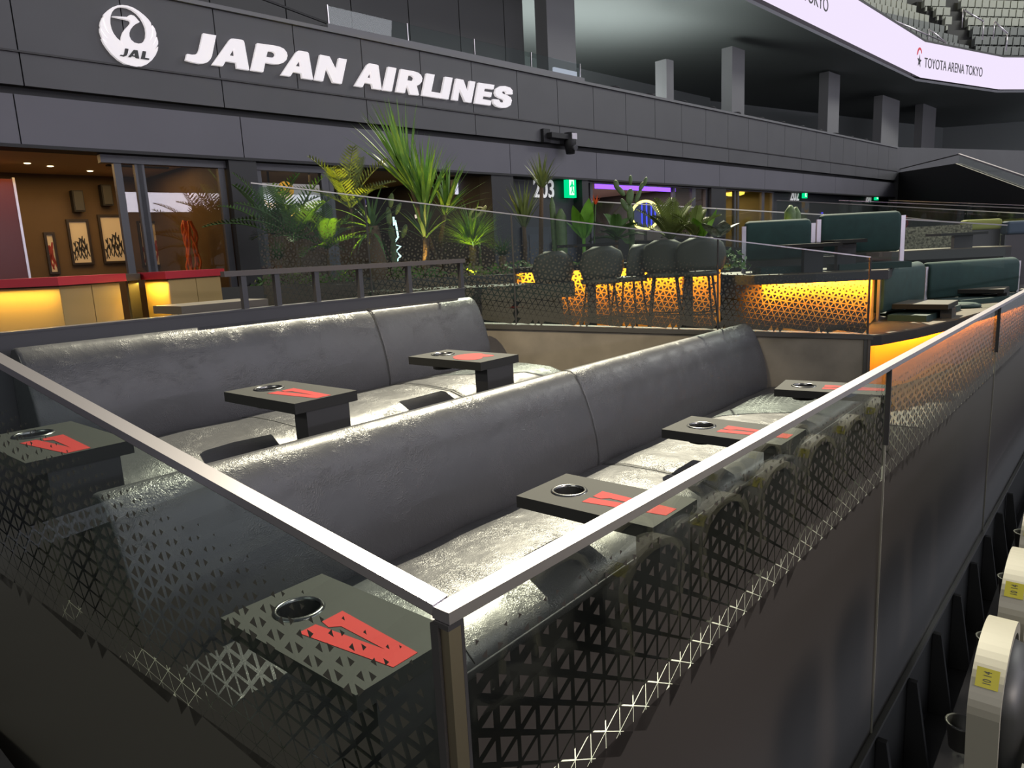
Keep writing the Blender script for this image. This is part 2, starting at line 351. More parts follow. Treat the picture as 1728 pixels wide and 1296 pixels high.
# ================================================================== AIRLINE SIGN (traced on the plane of the sign band)
SIGN_D = -0.055
def sign_pts(pts, sc, ox, oy):
    return [on_wall(ox+x/sc, oy+y/sc, SIGN_D) for x, y in pts]
M_SIGN = mat('white_sign_face', (0.80, 0.76, 0.78), 0.5, emit=((1.0, 0.95, 0.97), 0.42))
M_SIGN_INK = mat('black_sign_ink', (0.03, 0.03, 0.03), 0.5)
sg = thing('airline_name_sign', W(5.3, SIGN_D, 2.7), 'white raised slanted capital letters reading JAPAN AIRLINES on the dark fascia', 'sign')
def put_letter(parent, name, loops, m, d=SIGN_D, depth=0.05):
    mb = curve_mesh(name, loops, depth, W(0, d, 0), WA, Vector((0,0,1)), WN)
    return build(name, mb, m, parent)
LET = [
 ((5.76,300,40), [[(240,97),(367,118),(325,320),(310,350),(285,376),(250,388),(205,390),(140,378),(70,358),(85,297),(130,305),(160,304),(183,294),(198,272),(208,240)]]),
 ((5.76,300,40), [[(495,165),(510,150),(530,148),(615,160),(632,168),(640,185),(688,455),(570,437),(563,382),(460,366),(432,415),(328,402)],[(542,240),(550,322),(498,312)]]),
 ((5.76,300,40), [[(765,193),(930,215),(985,228),(1025,248),(1052,282),(1060,315),(1048,356),(1020,381),(985,393),(940,396),(900,391),(843,380),(824,473),(707,456)],[(868,268),(915,272),(937,283),(946,303),(932,326),(905,334),(853,325)]]),
 ((5.76,300,40), [[(1145,280),(1165,266),(1190,267),(1250,278),(1265,290),(1308,547),(1204,532),(1196,485),(1115,470),(1088,514),(998,501)],[(1182,350),(1192,423),(1140,415)]]),
 ((5.76,300,40), [[(1378,304),(1468,322),(1535,455),(1560,337),(1636,350),(1586,587),(1504,575),(1437,425),(1405,562),(1325,549)]]),
 ((5.76,580,90), [[(220,115),(240,100),(310,112),(330,122),(362,357),(277,345),(268,300),(197,287),(176,331),(100,318)],[(257,180),(263,247),(223,238)]]),
 ((5.76,580,90), [[(425,133),(505,147),(460,372),(376,360)]]),
 ((5.76,580,90), [[(548,155),(670,176),(715,190),(743,212),(757,245),(750,280),(728,306),(702,318),(725,410),(640,402),(612,312),(605,310),(587,388),(503,376)],[(622,213),(660,220),(680,238),(672,263),(650,272),(610,265)]]),
 ((5.76,580,90), [[(798,197),(877,210),(843,375),(937,390),(927,438),(755,412)]]),
 ((5.76,580,90), [[(977,230),(1051,240),(1010,450),(937,438)]]),
 ((5.76,580,90), [[(1087,247),(1155,260),(1200,385),(1217,270),(1272,278),(1233,482),(1173,472),(1118,340),(1103,462),(1046,453)]]),
 ((5.76,580,90), [[(1303,287),(1457,310),(1448,352),(1363,340),(1357,372),(1433,383),(1425,427),(1350,415),(1342,447),(1428,462),(1420,508),(1267,487)]]),
 ((5.76,580,90), [[(1635,400),(1632,360),(1610,335),(1560,320),(1510,322),(1475,345),(1463,385),(1475,415),(1510,435),(1550,450),(1558,465),(1545,482),(1515,478),(1500,452),(1445,447),(1450,490),(1480,518),(1530,532),(1580,528),(1615,505),(1627,460),(1615,430),(1580,408),(1540,395),(1530,380),(1545,366),(1570,372),(1580,397)]]),
]
for (sc, ox, oy), loops in LET:
    put_letter(sg, 'letter', [sign_pts(l, sc, ox, oy) for l in loops], M_SIGN)
lg = thing('round_crane_emblem', W(4.5, SIGN_D, 2.65), 'round white crane emblem with dark JAL letters left of the airline name', 'sign')
LO = (10.8, 150, 0)
outer = [(600,100),(700,113),(800,150),(900,210),(1000,290),(1070,360),(1115,420),(1133,490),(1143,560),(1138,650),(1105,745),(1145,675),(1160,570),(1148,468),(1190,530),(1215,610),(1212,690),(1190,760),(1152,832),(1200,770),(1222,720),(1228,680),(1250,760),(1250,810),(1225,860),(1185,915),(1225,885),(1252,855),(1240,930),(1205,1010),(1140,1100),(1050,1175),(950,1215),(850,1222),(740,1200),(630,1160),(520,1090),(400,980),(320,880),(260,790),(222,705),(265,745),(320,785),(270,730),(225,670),(195,580),(193,515),(230,590),(290,670),(338,715),(290,655),(230,560),(195,460),(205,400),(238,322),(247,400),(280,510),(330,590),(370,635),(320,550),(277,430),(258,330),(262,265),(330,200),(420,140),(510,108)]
inner = [(610,840),(575,765),(500,700),(440,620),(400,530),(380,440),(378,360),(385,300),(410,230),(460,170),(530,135),(600,130),(690,145),(780,185),(870,250),(940,330),(990,420),(1025,510),(1037,600),(1030,690),(1000,755),(950,795),(890,803),(820,785),(760,735),(728,670),(725,610),(745,550),(790,490),(850,440),(915,408),(890,385),(850,335),(810,295),(760,280),(720,288),(690,310),(680,318),(415,303),(500,325),(620,350),(720,372),(750,390),(752,425),(720,465),(660,525),(615,590),(590,660),(582,720),(595,800)]
put_letter(lg, 'disc', [sign_pts(outer, *LO), sign_pts(inner, *LO)], M_SIGN)
for l in ([[(645,895),(705,905),(690,985),(670,1025),(625,1042),(548,1025),(560,1008),(600,1015),(625,1000),(632,960)]],
          [[(700,1048),(800,920),(872,930),(900,1078),(835,1068),(830,1045),(765,1035),(750,1055)],[(815,975),(828,1025),(785,1018)]],
          [[(965,940),(1025,950),(1005,1065),(1085,1078),(1078,1103),(930,1082)]]):
    put_letter(lg, 'letter', [sign_pts(q, *LO) for q in l], M_SIGN_INK, d=SIGN_D-0.03, depth=0.02)

# small moving-head projector on the lip
pj = thing('fascia_camera', W(12.4,-0.1,2.1), 'black motorised camera bracketed to the fascia lip right of the sign', 'camera')
build('bracket', wbox(MB(), 12.05, 12.25, -0.13, -0.052, 2.18, 2.44), M_DARK, pj)
build('arm', wbox(MB(), 12.15, 12.72, -0.26, -0.12, 2.26, 2.36), M_DARK, pj)
p0 = W(12.78,-0.2,2.1)
build('head', MB().tube([p0+Vector((0,0,-0.12)), p0+Vector((0,0,0.1)), p0+Vector((0,0,0.3))], [0.09,0.13,0.12], 12), M_DARK, pj)
build('lens', MB().tube([W(12.78,-0.30,2.1), W(12.78,-0.36,2.08)], [0.06,0.055], 12), mat('lens_glass', (0.12,0.12,0.13), 0.08), pj)
build('plate', wbox(MB(), 12.70, 12.86, -0.33, -0.31, 2.26, 2.38), M_STEEL, pj)

# ================================================================== LOUNGE: SOFAS
def sofa(x0, x1, yj, zs, zf, label, seams, cx0=None, joint=False):
    """one sofa section: yj where seat meets back, zs seat height, zf floor"""
    t = thing('lounge_sofa', (0.5*(x0+x1), yj-0.3, zf), label, 'sofa', 'black leather lounge sofas')
    prof = [(-0.02,-0.10),(-0.035,0.03),(-0.02,0.15),(0.01,0.27),(0.05,0.38),(0.085,0.455),(0.12,0.505),(0.165,0.53),(0.215,0.525),(0.25,0.495),(0.265,0.43),(0.27,0.2),(0.27,-0.35),(0.0,-0.35)]
    cy, cz = 0.12, 0.1
    rings = []
    n = 14
    xs = [(x0,0.975),(x0+0.006,0.992),(x0+0.02,1.0)] + [(x0+0.02+(x1-x0-0.04)*i/n,1.0) for i in range(1,n)] + [(x1-0.02,1.0),(x1-0.006,0.992),(x1,0.975)]
    for x, k in xs:
        rings.append([(x, yj+cy+(p-cy)*k, zs+cz+(q-cz)*k) for p, q in prof])
    o = build('backrest', MB().loft(rings), M_LEATHER, t)
    if joint:
        build('joint_strip', MB().loft([[(x, yj+cy+(p-cy)*0.985, zs+cz+(q-cz)*0.985) for p, q in prof] for x in (x1-0.004, x1+0.012)]), M_DARK, t)
    # seat cushion with a soft crown
    x0 = cx0 or x0
    cush = [(-0.02,-0.12),(-0.02,-0.02),(-0.06,0.012),(-0.2,0.03),(-0.4,0.032),(-0.65,0.022),(-0.76,-0.01),(-0.80,-0.05),(-0.795,-0.10),(-0.77,-0.125)]
    rings = []
    xs = [(x0+0.003,-0.012),(x0+0.012,-0.004),(x0+0.04,0.0)] + [(x0+0.06+(x1-x0-0.12)*i/n,0.004*math.sin(i*1.9)) for i in range(1,n)] + [(x1-0.04,0.0),(x1-0.012,-0.004),(x1-0.003,-0.012)]
    for x, dz in xs:
        rings.append([(x, yj+p, zs-0.02+q+(dz if q > -0.03 else 0)) for p, q in cush])
    c = build('seat_cushion', MB().loft(rings), M_LEATHER, t)
    for sx in seams:
        build('seam', MB().tube([(sx,yj+p,zs-0.02+q-0.001) for p, q in cush[2:8]], 0.0035, 5), M_DARK, c)
    if joint: build('joint_strip', MB().loft([[(x, yj+p, zs-0.024+q) for p, q in cush] for x in (x1-0.006, x1+0.014)]), M_DARK, c)
    build('piping', MB().tube([(x0+0.02,yj-0.80,zs-0.085),(x1-0.02,yj-0.80,zs-0.085)], 0.004, 5), mat('grey_piping', (0.16,0.16,0.16), 0.5), c)
    build('base', MB().box((x0+0.01,yj-0.62,zf),(x1-0.01,yj+0.05,zs-0.14)), M_TABLE_LOW, t)
    return t
ZF1, ZF2 = -1.68, -1.32
sofa(0.80, 3.40, 2.30, -1.23, ZF1, 'black leather sofa nearest the corner post, front row', (1.5, 2.18), cx0=0.84, joint=True)
sofa(3.408, 6.06, 2.30, -1.23, ZF1, 'black leather sofa at the concrete wall, front row', (4.8,))
sofa(1.08, 3.26, 3.97, -0.87, ZF2, 'long black leather sofa below the red counters, rear row', (2.1,), joint=True)
sofa(3.268, 4.36, 3.97, -0.87, ZF2, 'short black leather sofa at the end of the grey parapet, rear row', ())

# ================================================================== CUP TABLES
def circle2(cx, cy, r, n=28): return [(cx+r*math.cos(2*math.pi*i/n), cy+r*math.sin(2*math.pi*i/n)) for i in range(n)]
X3, Y3, Z3 = Vector((1,0,0)), Vector((0,1,0)), Vector((0,0,1))
VLOGO = [(0.084,0.362),(0.14,0.362),(0.170,0.098),(0.176,0.292),(0.152,0.319),(0.160,0.360),(0.233,0.363),(0.21,0.016),(0.128,0.016)]
BLOGO = [(0.055,0.270),(0.100,0.325),(0.160,0.350),(0.220,0.345),(0.265,0.310),(0.285,0.255),(0.265,0.205),(0.262,0.150),(0.240,0.105),(0.200,0.118),(0.169,0.136),(0.131,0.107),(0.084,0.102),(0.055,0.130),(0.037,0.189),(0.038,0.235)]
def cup_table(loc, zf, label, logo=VLOGO, rot=0.0, sc=1.0, smooth=False):
    z = loc[2]
    t = thing('cup_table', (0,0,z), label, 'table', 'cup holder tables at the sofas')
    hx, hy, hr = 0.165, 0.482, 0.062
    o = build('table_top', curve_mesh('top', [[(0,0),(0.35,0),(0.35,0.63),(0,0.63)], circle2(hx,hy,hr)], 0.05, (0,0,z-0.025), X3, Y3, Z3), M_TABLE, t)
    build('cup_ring', MB().lathe((hx,hy,z), [(hr-0.001,-0.004),(hr,0.004),(hr+0.004,0.007),(hr+0.012,0.005),(hr+0.015,0.0005)], 32), M_RING, t)
    build('cup_well', MB().lathe((hx,hy,z), [(hr,-0.004),(hr-0.004,-0.05),(hr-0.006,-0.085),(0.001,-0.085)], 24), M_HOLE, t)
    build('cup_sleeve', MB().lathe((hx,hy,z), [(hr+0.008,-0.05),(hr+0.006,-0.09),(0.001,-0.09)], 24), M_HOLE, t)
    pts = smooth_loop(logo, 4) if smooth else logo
    build('printed_mark', curve_mesh('mark', [pts], 0.0012, (0,0,z+0.0008), X3, Y3, Z3), M_RED, t)
    build('post', MB().box((0.06,0.005,zf),(0.30,0.105,z-0.05)), M_TABLE_LOW, t)
    t.location = Vector((loc[0], loc[1], z)); t.rotation_euler.z = rot; t.scale = (sc, sc, 1)
    return t
cup_table((0.893,1.292,-1.0), ZF1, 'small black cup table right behind the corner post, nearest the camera')
cup_table((2.172,1.222,-1.0), ZF1, 'front row cup table second from the corner post, half under the handrail', sc=1.02)
cup_table((3.46,1.222,-1.0), ZF1, 'front row cup table third from the corner post', sc=1.05)
cup_table((4.90,1.085,-1.0), ZF1, 'front row cup table beside the concrete wall', rot=math.radians(8), sc=1.07)
cup_table((0.705,2.79,-0.62), ZF2, 'rear row cup table behind the left glass at the picture edge')
cup_table((1.763,2.805,-0.62), ZF2, 'rear row cup table in front of the long rear sofa')
cup_table((3.033,2.83,-0.62), ZF2, 'rear row cup table with a rounded red mark in front of the short rear sofa', logo=BLOGO, smooth=True)

# ================================================================== GLASS PARAPETS WITH PRINTED TRIANGLES
def frit(O, e, a0, a1, ztop, zfull, side, theta, n_off):
    """triangles of a tiling, growing from nothing at ztop to touching at zfull; O + e*a is the line in plan"""
    mb = MB(); O = Vector(O); e = Vector(e); off = Vector(n_off)
    c, s_ = math.cos(theta), math.sin(theta)
    v1 = (side*c, side*s_); v2 = (side*math.cos(theta+math.pi/3), side*math.sin(theta+math.pi/3))
    zmin = min(zfull(a0), zfull(a1)); zmax = max(ztop(a0), ztop(a1))
    N = int((a1-a0)/side*2 + (zmax-zmin)/side*2) + 8
    for i in range(-N, N):
        for j in range(-N, N):
            base = (a0 + v1[0]*i + v2[0]*j, zmin + v1[1]*i + v2[1]*j)
            for tri in (((0,0), v1, v2), (v1, (v1[0]+v2[0], v1[1]+v2[1]), v2)):
                P = [(base[0]+p[0], base[1]+p[1]) for p in tri]
                cx = sum(p[0] for p in P)/3; cz = sum(p[1] for p in P)/3
                if cx < a0+0.01 or cx > a1-0.01 or cz < zfull(cx)-side*0.5: continue
                t = (ztop(cx)-cz)/(ztop(cx)-zfull(cx))
                if t < 0.10: continue
                k = min(0.97, 0.12+0.88*((t-0.10)/0.90)**0.85)
                vs = []
                for p in P:
                    a = min(max(cx+(p[0]-cx)*k, a0), a1); z = cz+(p[1]-cz)*k
                    q = O + e*a + off; vs.append((q.x, q.y, z))
                mb.add(vs, [(0,1,2)])
    return mb
def slab(O, e, a0, a1, zb, zt, off0, off1):
    """upright slab over the plan line between two offsets; zb, zt functions of a"""
    O, e, o0, o1 = Vector(O), Vector(e), Vector(off0), Vector(off1)
    def P(a, o, z): q = O + e*a + o; return (q.x, q.y, z)
    return MB().hexa([P(a0,o0,zb(a0)),P(a1,o0,zb(a1)),P(a1,o1,zb(a1)),P(a0,o1,zb(a0)),P(a0,o0,zt(a0)),P(a1,o0,zt(a1)),P(a1,o1,zt(a1)),P(a0,o1,zt(a0))])
def K(v): return lambda a: v
# ---- front parapet along the arena side
ZR = -0.64
FP = [Vector((0.86,0.905,0)), Vector((3.89,0.855,0)), Vector((7.42,0.785,0)), Vector((11.2,0.715,0)), Vector((16.0,0.60,0))]
FLAB = ['glass parapet panel between the corner post and the first joint, with printed triangles', 'second glass parapet panel on the right, in front of the amber base', 'third glass parapet panel at the right picture edge', 'furthest glass parapet panel at the right']
for i in range(4):
    A, B = FP[i], FP[i+1]; L = (B-A).length; e = (B-A)/L; nrm = Vector((e.y,-e.x,0))   # nrm points to the court
    t = thing('glass_parapet', (A.x, A.y, -2.7), FLAB[i], 'glass railing', 'front glass parapet')
    g0 = 0.012 if i else 0.03
    pane = build('glass_pane', slab(A, e, g0, L-0.012, K(-1.235), K(ZR-0.018), nrm*0.0, nrm*-0.012), M_GLASS, t)
    f = build('frit_pattern', frit(A, e, g0, L-0.012, K(ZR-0.03), K(-1.225), 0.0745, math.radians(30), nrm*0.002), M_FRIT, t, recalc=False); f['kind'] = 'stuff'
    f['label'] = 'dark triangles printed on the glass, larger towards the bottom'
    build('painted_panel', slab(A, e, g0-0.008, L-0.006, K(-2.69), K(-1.235), nrm*0.002, nrm*-0.06), M_FRIT, t)
    build('handrail', MB().beam(A+Vector((0,0,ZR-0.012))-e*(0.03 if i == 0 else 0)+nrm*-0.006, B+Vector((0,0,ZR-0.012))+nrm*-0.006, 0.046, 0.024), M_STEEL, t)
    build('gasket', MB().beam(A+Vector((0,0,ZR-0.028))+nrm*-0.006, B+Vector((0,0,ZR-0.028))+nrm*-0.006, 0.02, 0.012), M_STEEL_DARK, t)
    if i: build('joint_clip', MB().box((A.x-0.006,A.y-0.022,-1.05),(A.x+0.006,A.y+0.002,ZR-0.02)), M_STEEL_DARK, t)
    if i: build('joint_strip', MB().box((A.x-0.004,A.y-0.010,-2.69),(A.x+0.004,A.y-0.001,-1.05)), mat('pale_seal', (0.25,0.24,0.2), 0.4), t)
# ---- side parapet climbing along the aisle
SO = Vector((0.846,0.935,0)); SE = Vector((0.655,2.69,0)); SL = (SE-SO).length; se = (SE-SO)/SL; sn = Vector((-se.y,se.x,0))  # sn points to the aisle (left)
if sn.x > 0: sn = -sn
s_end = 3.6
zr = lambda a: -0.635 + 0.2215*a
t = thing('side_glass_parapet', (SO.x, SO.y, -1.9), 'sloping glass parapet left of the corner post, printed with triangles', 'glass railing')
build('glass_pane', slab(SO, se, 0.03, s_end, lambda a: -1.31+0.12*a, lambda a: zr(a)-0.02, sn*0.0, sn*-0.012), M_GLASS_DARK, t)
f = build('frit_pattern', frit(SO, se, 0.03, s_end, lambda a: zr(a)-0.09, lambda a: -1.275+0.12*a, 0.064, math.radians(13.5), sn*0.002), M_FRIT_DARK, t, recalc=False); f['kind'] = 'stuff'
f['label'] = 'dark triangles printed on the glass, larger towards the bottom'
build('painted_panel', slab(SO, se, 0.02, s_end, K(-2.7), lambda a: -1.285+0.12*a, sn*0.002, sn*-0.06), M_FRIT_DARK, t)
a0, a1 = SO+Vector((0,0,zr(0)-0.012)), SO+se*s_end+Vector((0,0,zr(s_end)-0.012))
build('handrail', MB().beam(a0+sn*-0.006, a1+sn*-0.006, 0.044, 0.022), M_STEEL, t)
build('gasket', MB().beam(a0+sn*-0.006-Vector((0,0,0.016)), a1+sn*-0.006-Vector((0,0,0.016)), 0.02, 0.014), M_STEEL_DARK, t)
# ---- corner post
t = thing('corner_post', (0.845,0.908,-2.7), 'square steel corner post where the two glass parapets meet', 'post')
build('steel_face', MB().box((0.830,0.893,-2.7),(0.862,0.925,ZR-0.035)), M_BRONZE, t)
build('side_gasket', MB().box((0.823,0.915,-2.7),(0.8295,0.935,ZR-0.03)), M_STEEL_DARK, t)
build('side_gasket', MB().box((0.8625,0.893,-2.7),(0.871,0.912,ZR-0.03)), M_STEEL_DARK, t)
build('collar', MB().box((0.826,0.889,ZR-0.036),(0.866,0.929,ZR-0.025)), M_STEEL_DARK, t)
w = build('weld', MB().blob((0.853,0.945,ZR-0.003), 0.022, 0.016, 0.006, 12, 6), M_STEEL, t)
# ---- lower riser below the painted panels, with tapered fins
for i in range(3):
    A, B = FP[i], FP[i+1]; e = (B-A).normalized(); nrm = Vector((e.y,-e.x,0))
    struct('trim_%d' % (10+i), slab(A, e, 0, (B-A).length, K(-2.72), K(-2.695), nrm*0.03, nrm*-0.06), mat('edge_trim', (0.06,0.06,0.055), 0.4))
    struct('wall_riser', slab(A, e, 0, (B-A).length, K(-3.4), K(-2.72), nrm*0.015, nrm*-0.06), M_DARKGREY)
for i in range(9):
    x = 3.96 + 0.702*(i-1); y = 0.84 - 0.0197*(x-3.9)
    p = [(x-0.02,y-0.004,-3.37),(x+0.02,y-0.004,-3.37),(x+0.02,y-0.15,-3.37),(x-0.02,y-0.15,-3.37),(x-0.02,y-0.004,-2.76),(x+0.02,y-0.004,-2.76),(x+0.02,y-0.055,-2.76),(x-0.02,y-0.055,-2.76)]
    tag(build('seat_bracket', MB().hexa(p), M_DARK, None, (x,y-0.07,-3.37)), 'tapered black bracket in the row along the foot of the dark wall', 'bracket', 'tapered brackets at the wall foot')

# ================================================================== DIVIDER TO THE NEXT LOUNGE
D0 = Vector((6.634,1.605,0)); De = Vector((-0.5829,0.8126,0)); Dn = Vector((0.8126,0.5829,0))   # along it (away from court), and away from camera
def D(a, b, z): p = D0 + De*a + Dn*b; return Vector((p.x, p.y, z))
def on_D(u, v, b=0.0): return on_line(u, v, D(0,b,0), D(1,b,0))
def zg(a): return -0.182 + 0.1695*a          # top of glass
def zc(a): return -0.829 + 0.0685*a         # top of concrete cap
t = thing('concrete_divider', D(2.5,0,-1.62), 'troweled concrete partition with a dark metal cap at the end of the sofas', 'partition')
build('wall_face', slab(D0, De, 0.02, 4.5, K(-1.8), lambda a: zc(a)-0.045, Dn*0.0, Dn*0.10), M_CONC, t)
build('cap', slab(D0, De, -0.02, 4.5, lambda a: zc(a)-0.045, lambda a: zc(a)-0.005, Dn*-0.02, Dn*0.14), M_CAP, t)
build('end_board', slab(D0, De, -0.005, 0.019, K(-1.8), lambda a: zc(a)-0.046, Dn*-0.01, Dn*0.13), mat('brown_grey_laminate', (0.085,0.07,0.06), 0.5), t)
build('edge_trim', slab(D0, De, 0.02, 0.05, K(-1.8), lambda a: zc(a)-0.05, Dn*-0.006, Dn*-0.001), M_CAP, t)
struct('floor', MB().add([(6.16,2.48,z) for z in (-1.3,-1.0001)]+[(4.74,4.4199,z) for z in (-1.3,-1.0001)]+[(36,4.4199,z) for z in (-1.3,-1.0001)]+[(36,2.48,z) for z in (-1.3,-1.0001)], [(0,2,4,6),(1,7,5,3),(0,1,3,2),(2,3,5,4),(4,5,7,6),(6,7,1,0)]), M_FLOOR_UP)
JA = [0.0, 1.273, 3.044, 4.334, 5.35]
DLAB = ['divider glass panel with a free end beside the green sofas, printed with triangles', 'divider glass panel in front of the bar stools', 'divider glass panel in front of the spiky grass', 'divider glass panel in front of the tall fern at the left']
for i in range(4):
    t = thing('divider_glass', D(0.5*(JA[i]+JA[i+1]),0.05,zc(JA[i])), DLAB[i], 'glass railing', 'glass on the concrete divider')
    lo = lambda a: zc(a)-0.004
    build('glass_pane', slab(D0, De, JA[i]+0.008, JA[i+1]-0.008, lo, zg, Dn*0.05, Dn*0.062), M_GLASS_DARK, t)
    f = build('frit_pattern', frit(D0, De, JA[i]+0.008, JA[i+1]-0.008, lambda a: zg(a)-0.12, lambda a: zc(a)+0.04, 0.0535, math.radians(10.5), Dn*0.047), M_FRIT_DARK, t, recalc=False); f['kind'] = 'stuff'
    f['label'] = 'dark triangles printed on the glass, larger towards the bottom'
    build('top_edge', MB().beam(D(JA[i],0.056,zg(JA[i])+0.004), D(JA[i+1],0.056,zg(JA[i+1])+0.004), 0.016, 0.010), M_STEEL, t)
    build('joint_strip', slab(D0, De, JA[i]-0.006, JA[i]+0.006, lo, zg, Dn*0.045, Dn*0.066), M_STEEL_DARK, t)

# ================================================================== PARAPET BEHIND THE REAR SOFAS, WITH RAILING
struct('wall_parapet', MB().box((-1.5,4.25,-1.32),(4.41,4.34,-0.277)), M_PARAPET)
struct('trim_4', MB().box((-1.5,4.246,-0.277),(4.42,4.345,-0.267)), mat('pale_edge', (0.05,0.05,0.055), 0.4))
t = thing('parapet_railing', (3.3,4.3,-0.267), 'dark metal railing with square posts on the grey parapet', 'railing')
M_RAILBROWN = mat('brown_black_metal', (0.075,0.062,0.055), 0.4)
build('top_rail', MB().box((2.29,4.272,-0.058),(4.46,4.322,-0.024)), M_RAILBROWN, t)
for x in (2.42,2.66,2.97,3.35,3.83,4.42):
    build('post', MB().box((x-0.018,4.279,-0.267),(x+0.018,4.315,-0.058)), M_PARAPET, t)
# ================================================================== ROOMS BEHIND THE OPENINGS
M_WARM = mat('warm_brown_plaster', (0.12, 0.075, 0.035), 0.7, vary=(2.0, 0.1))
M_WARMCEIL = mat('warm_ceiling', (0.62, 0.42, 0.20), 0.7)
M_MULL = mat('dark_mullion', (0.075, 0.075, 0.085), 0.45)
ZU = -1.0
struct('wall_room_back', wbox(MB(), -3, 5.9, 3.5, 3.7, ZU, 1.7), M_WARM)
struct('wall_room_side', wbox(MB(), 5.62, 5.9, 0.35, 3.5, ZU, 1.7), M_WARM)
struct('ceiling', wbox(MB(), -3, 5.9, 0.3, 3.5, 1.62, 1.7), M_WARMCEIL)
struct('wall_room_back', wbox(MB(), 5.95, 10.7, 4.2, 4.4, ZU, 1.7), mat('dark_brown_plaster', (0.06,0.045,0.03), 0.7))
struct('ceiling', wbox(MB(), 5.95, 10.7, 0.31, 4.2, 1.58, 1.7), mat('brown_ceiling', (0.30,0.19,0.08), 0.7))
struct('wall_room_back', wbox(MB(), 13.6, 19.2, 4.2, 4.4, ZU, 1.7), mat('rose_plaster', (0.34,0.24,0.24), 0.7))
struct('ceiling', wbox(MB(), 13.6, 19.2, 0.31, 4.2, 1.56, 1.7), mat('pale_ceiling', (0.45,0.36,0.34), 0.7))
struct('wall_room_back', wbox(MB(), 19.4, 23.0, 3.2, 3.4, ZU, 1.7), mat('ochre_plaster', (0.50,0.27,0.06), 0.7, vary=(6, 0.5)))
struct('ceiling', wbox(MB(), 19.4, 23.0, 0.31, 3.2, 1.56, 1.7), M_WARMCEIL)
for s0, s1 in ((10.65,11.25),(13.38,13.6),(18.9,19.7),(5.52,5.93)):
    struct('wall_pier', wbox(MB(), s0, s1, 0.0, 0.34, ZU, 1.494), mat('pier_black', (0.022,0.022,0.024), 0.55))
for s0, s1 in ((10.66,10.9),(18.95,19.4),(23.0,23.3)):
    struct('wall_cross', wbox(MB(), s0, s1, 0.35, 4.2, ZU, 1.7), M_DARK)
struct('wall_door_bay', wbox(MB(), 11.25, 13.38, 0.25, 0.5, ZU, 1.494), mat('door_bay_slate', (0.030,0.032,0.036), 0.55))
struct('wall_door_bay', wbox(MB(), 22.9, S_END, 0.25, 0.5, ZU, 1.494), MATS['door_bay_slate'])
# sliding window walls
def window(n, s0, s1, panes, z1=1.49, hd=0.10):
    w_ = struct('window_%d' % n, wbox(MB(), s0, s1, 0.10, 0.22, z1-hd, z1), M_MULL)
    for a, b in panes:
        build('pane', wbox(MB(), a+0.05, b-0.05, 0.155, 0.167, ZU, z1-hd), M_GLASS_WIN, w_)
        for q in (a, b-0.09): build('stile', wbox(MB(), q, q+0.09, 0.12, 0.20, ZU, z1-hd), M_MULL, w_)
    return w_
window(1, 3.9, 5.52, [(4.05,4.42),(4.30,5.50)])
window(2, 5.93, 7.3, [(5.96,7.14),(7.10,7.26)])
window(3, 13.6, 19.0, [(13.62,13.9),(17.2,18.2),(18.2,18.9)], hd=0.03)
window(4, 19.7, 22.9, [(19.7,20.5),(20.6,22.2),(22.2,22.9)], hd=0.03)
# room lamps
def area(name, loc, d, power, color, sx, sy):
    return lamp(name, 'AREA', loc, d, power, color, shape='RECTANGLE', size=sx, size_y=sy)
area('gallery_ceiling_lamp', W(3.6,2.0,1.58), (0,0,-1), 60, (1.0,0.62,0.25), 3.5, 1.6)
area('bar_ceiling_lamp', W(8.5,2.2,1.55), (0,0,-1), 60, (1.0,0.62,0.25), 2.5, 1.5)
area('neon_room_lamp', W(16.2,2.2,1.52), (0,0,-1), 320, (1.0,0.78,0.72), 3.5, 2.0)
area('lantern_room_lamp', W(21.2,1.8,1.52), (0,0,-1), 300, (1.0,0.66,0.18), 2.5, 1.5)
# downlights in the gallery ceiling
M_DOWN = emit_mat('warm_downlight', (1.0,0.8,0.45), 6.0)
for i, (u, v) in enumerate([(46,276),(85,281),(152,289)]):
    r = ray(u, v); p = r*(1.615/r.z); c = MB().lathe((p.x,p.y,1.612), [(0.001,0.0),(0.028,0.0),(0.04,0.004),(0.045,0.008)], 14)
    tag(build('downlight', c, M_DOWN, None, (p.x,p.y,1.61)), ['first recessed downlight from the left in the warm ceiling','second recessed downlight from the left in the warm ceiling','recessed downlight furthest right in the warm ceiling'][i], 'light', 'gallery downlights')
tag(build('ceiling_vent', wbox(MB(), 4.55, 5.45, 2.0, 2.1, 1.60, 1.62), M_DARK), 'long dark slot vent in the warm gallery ceiling', 'vent')
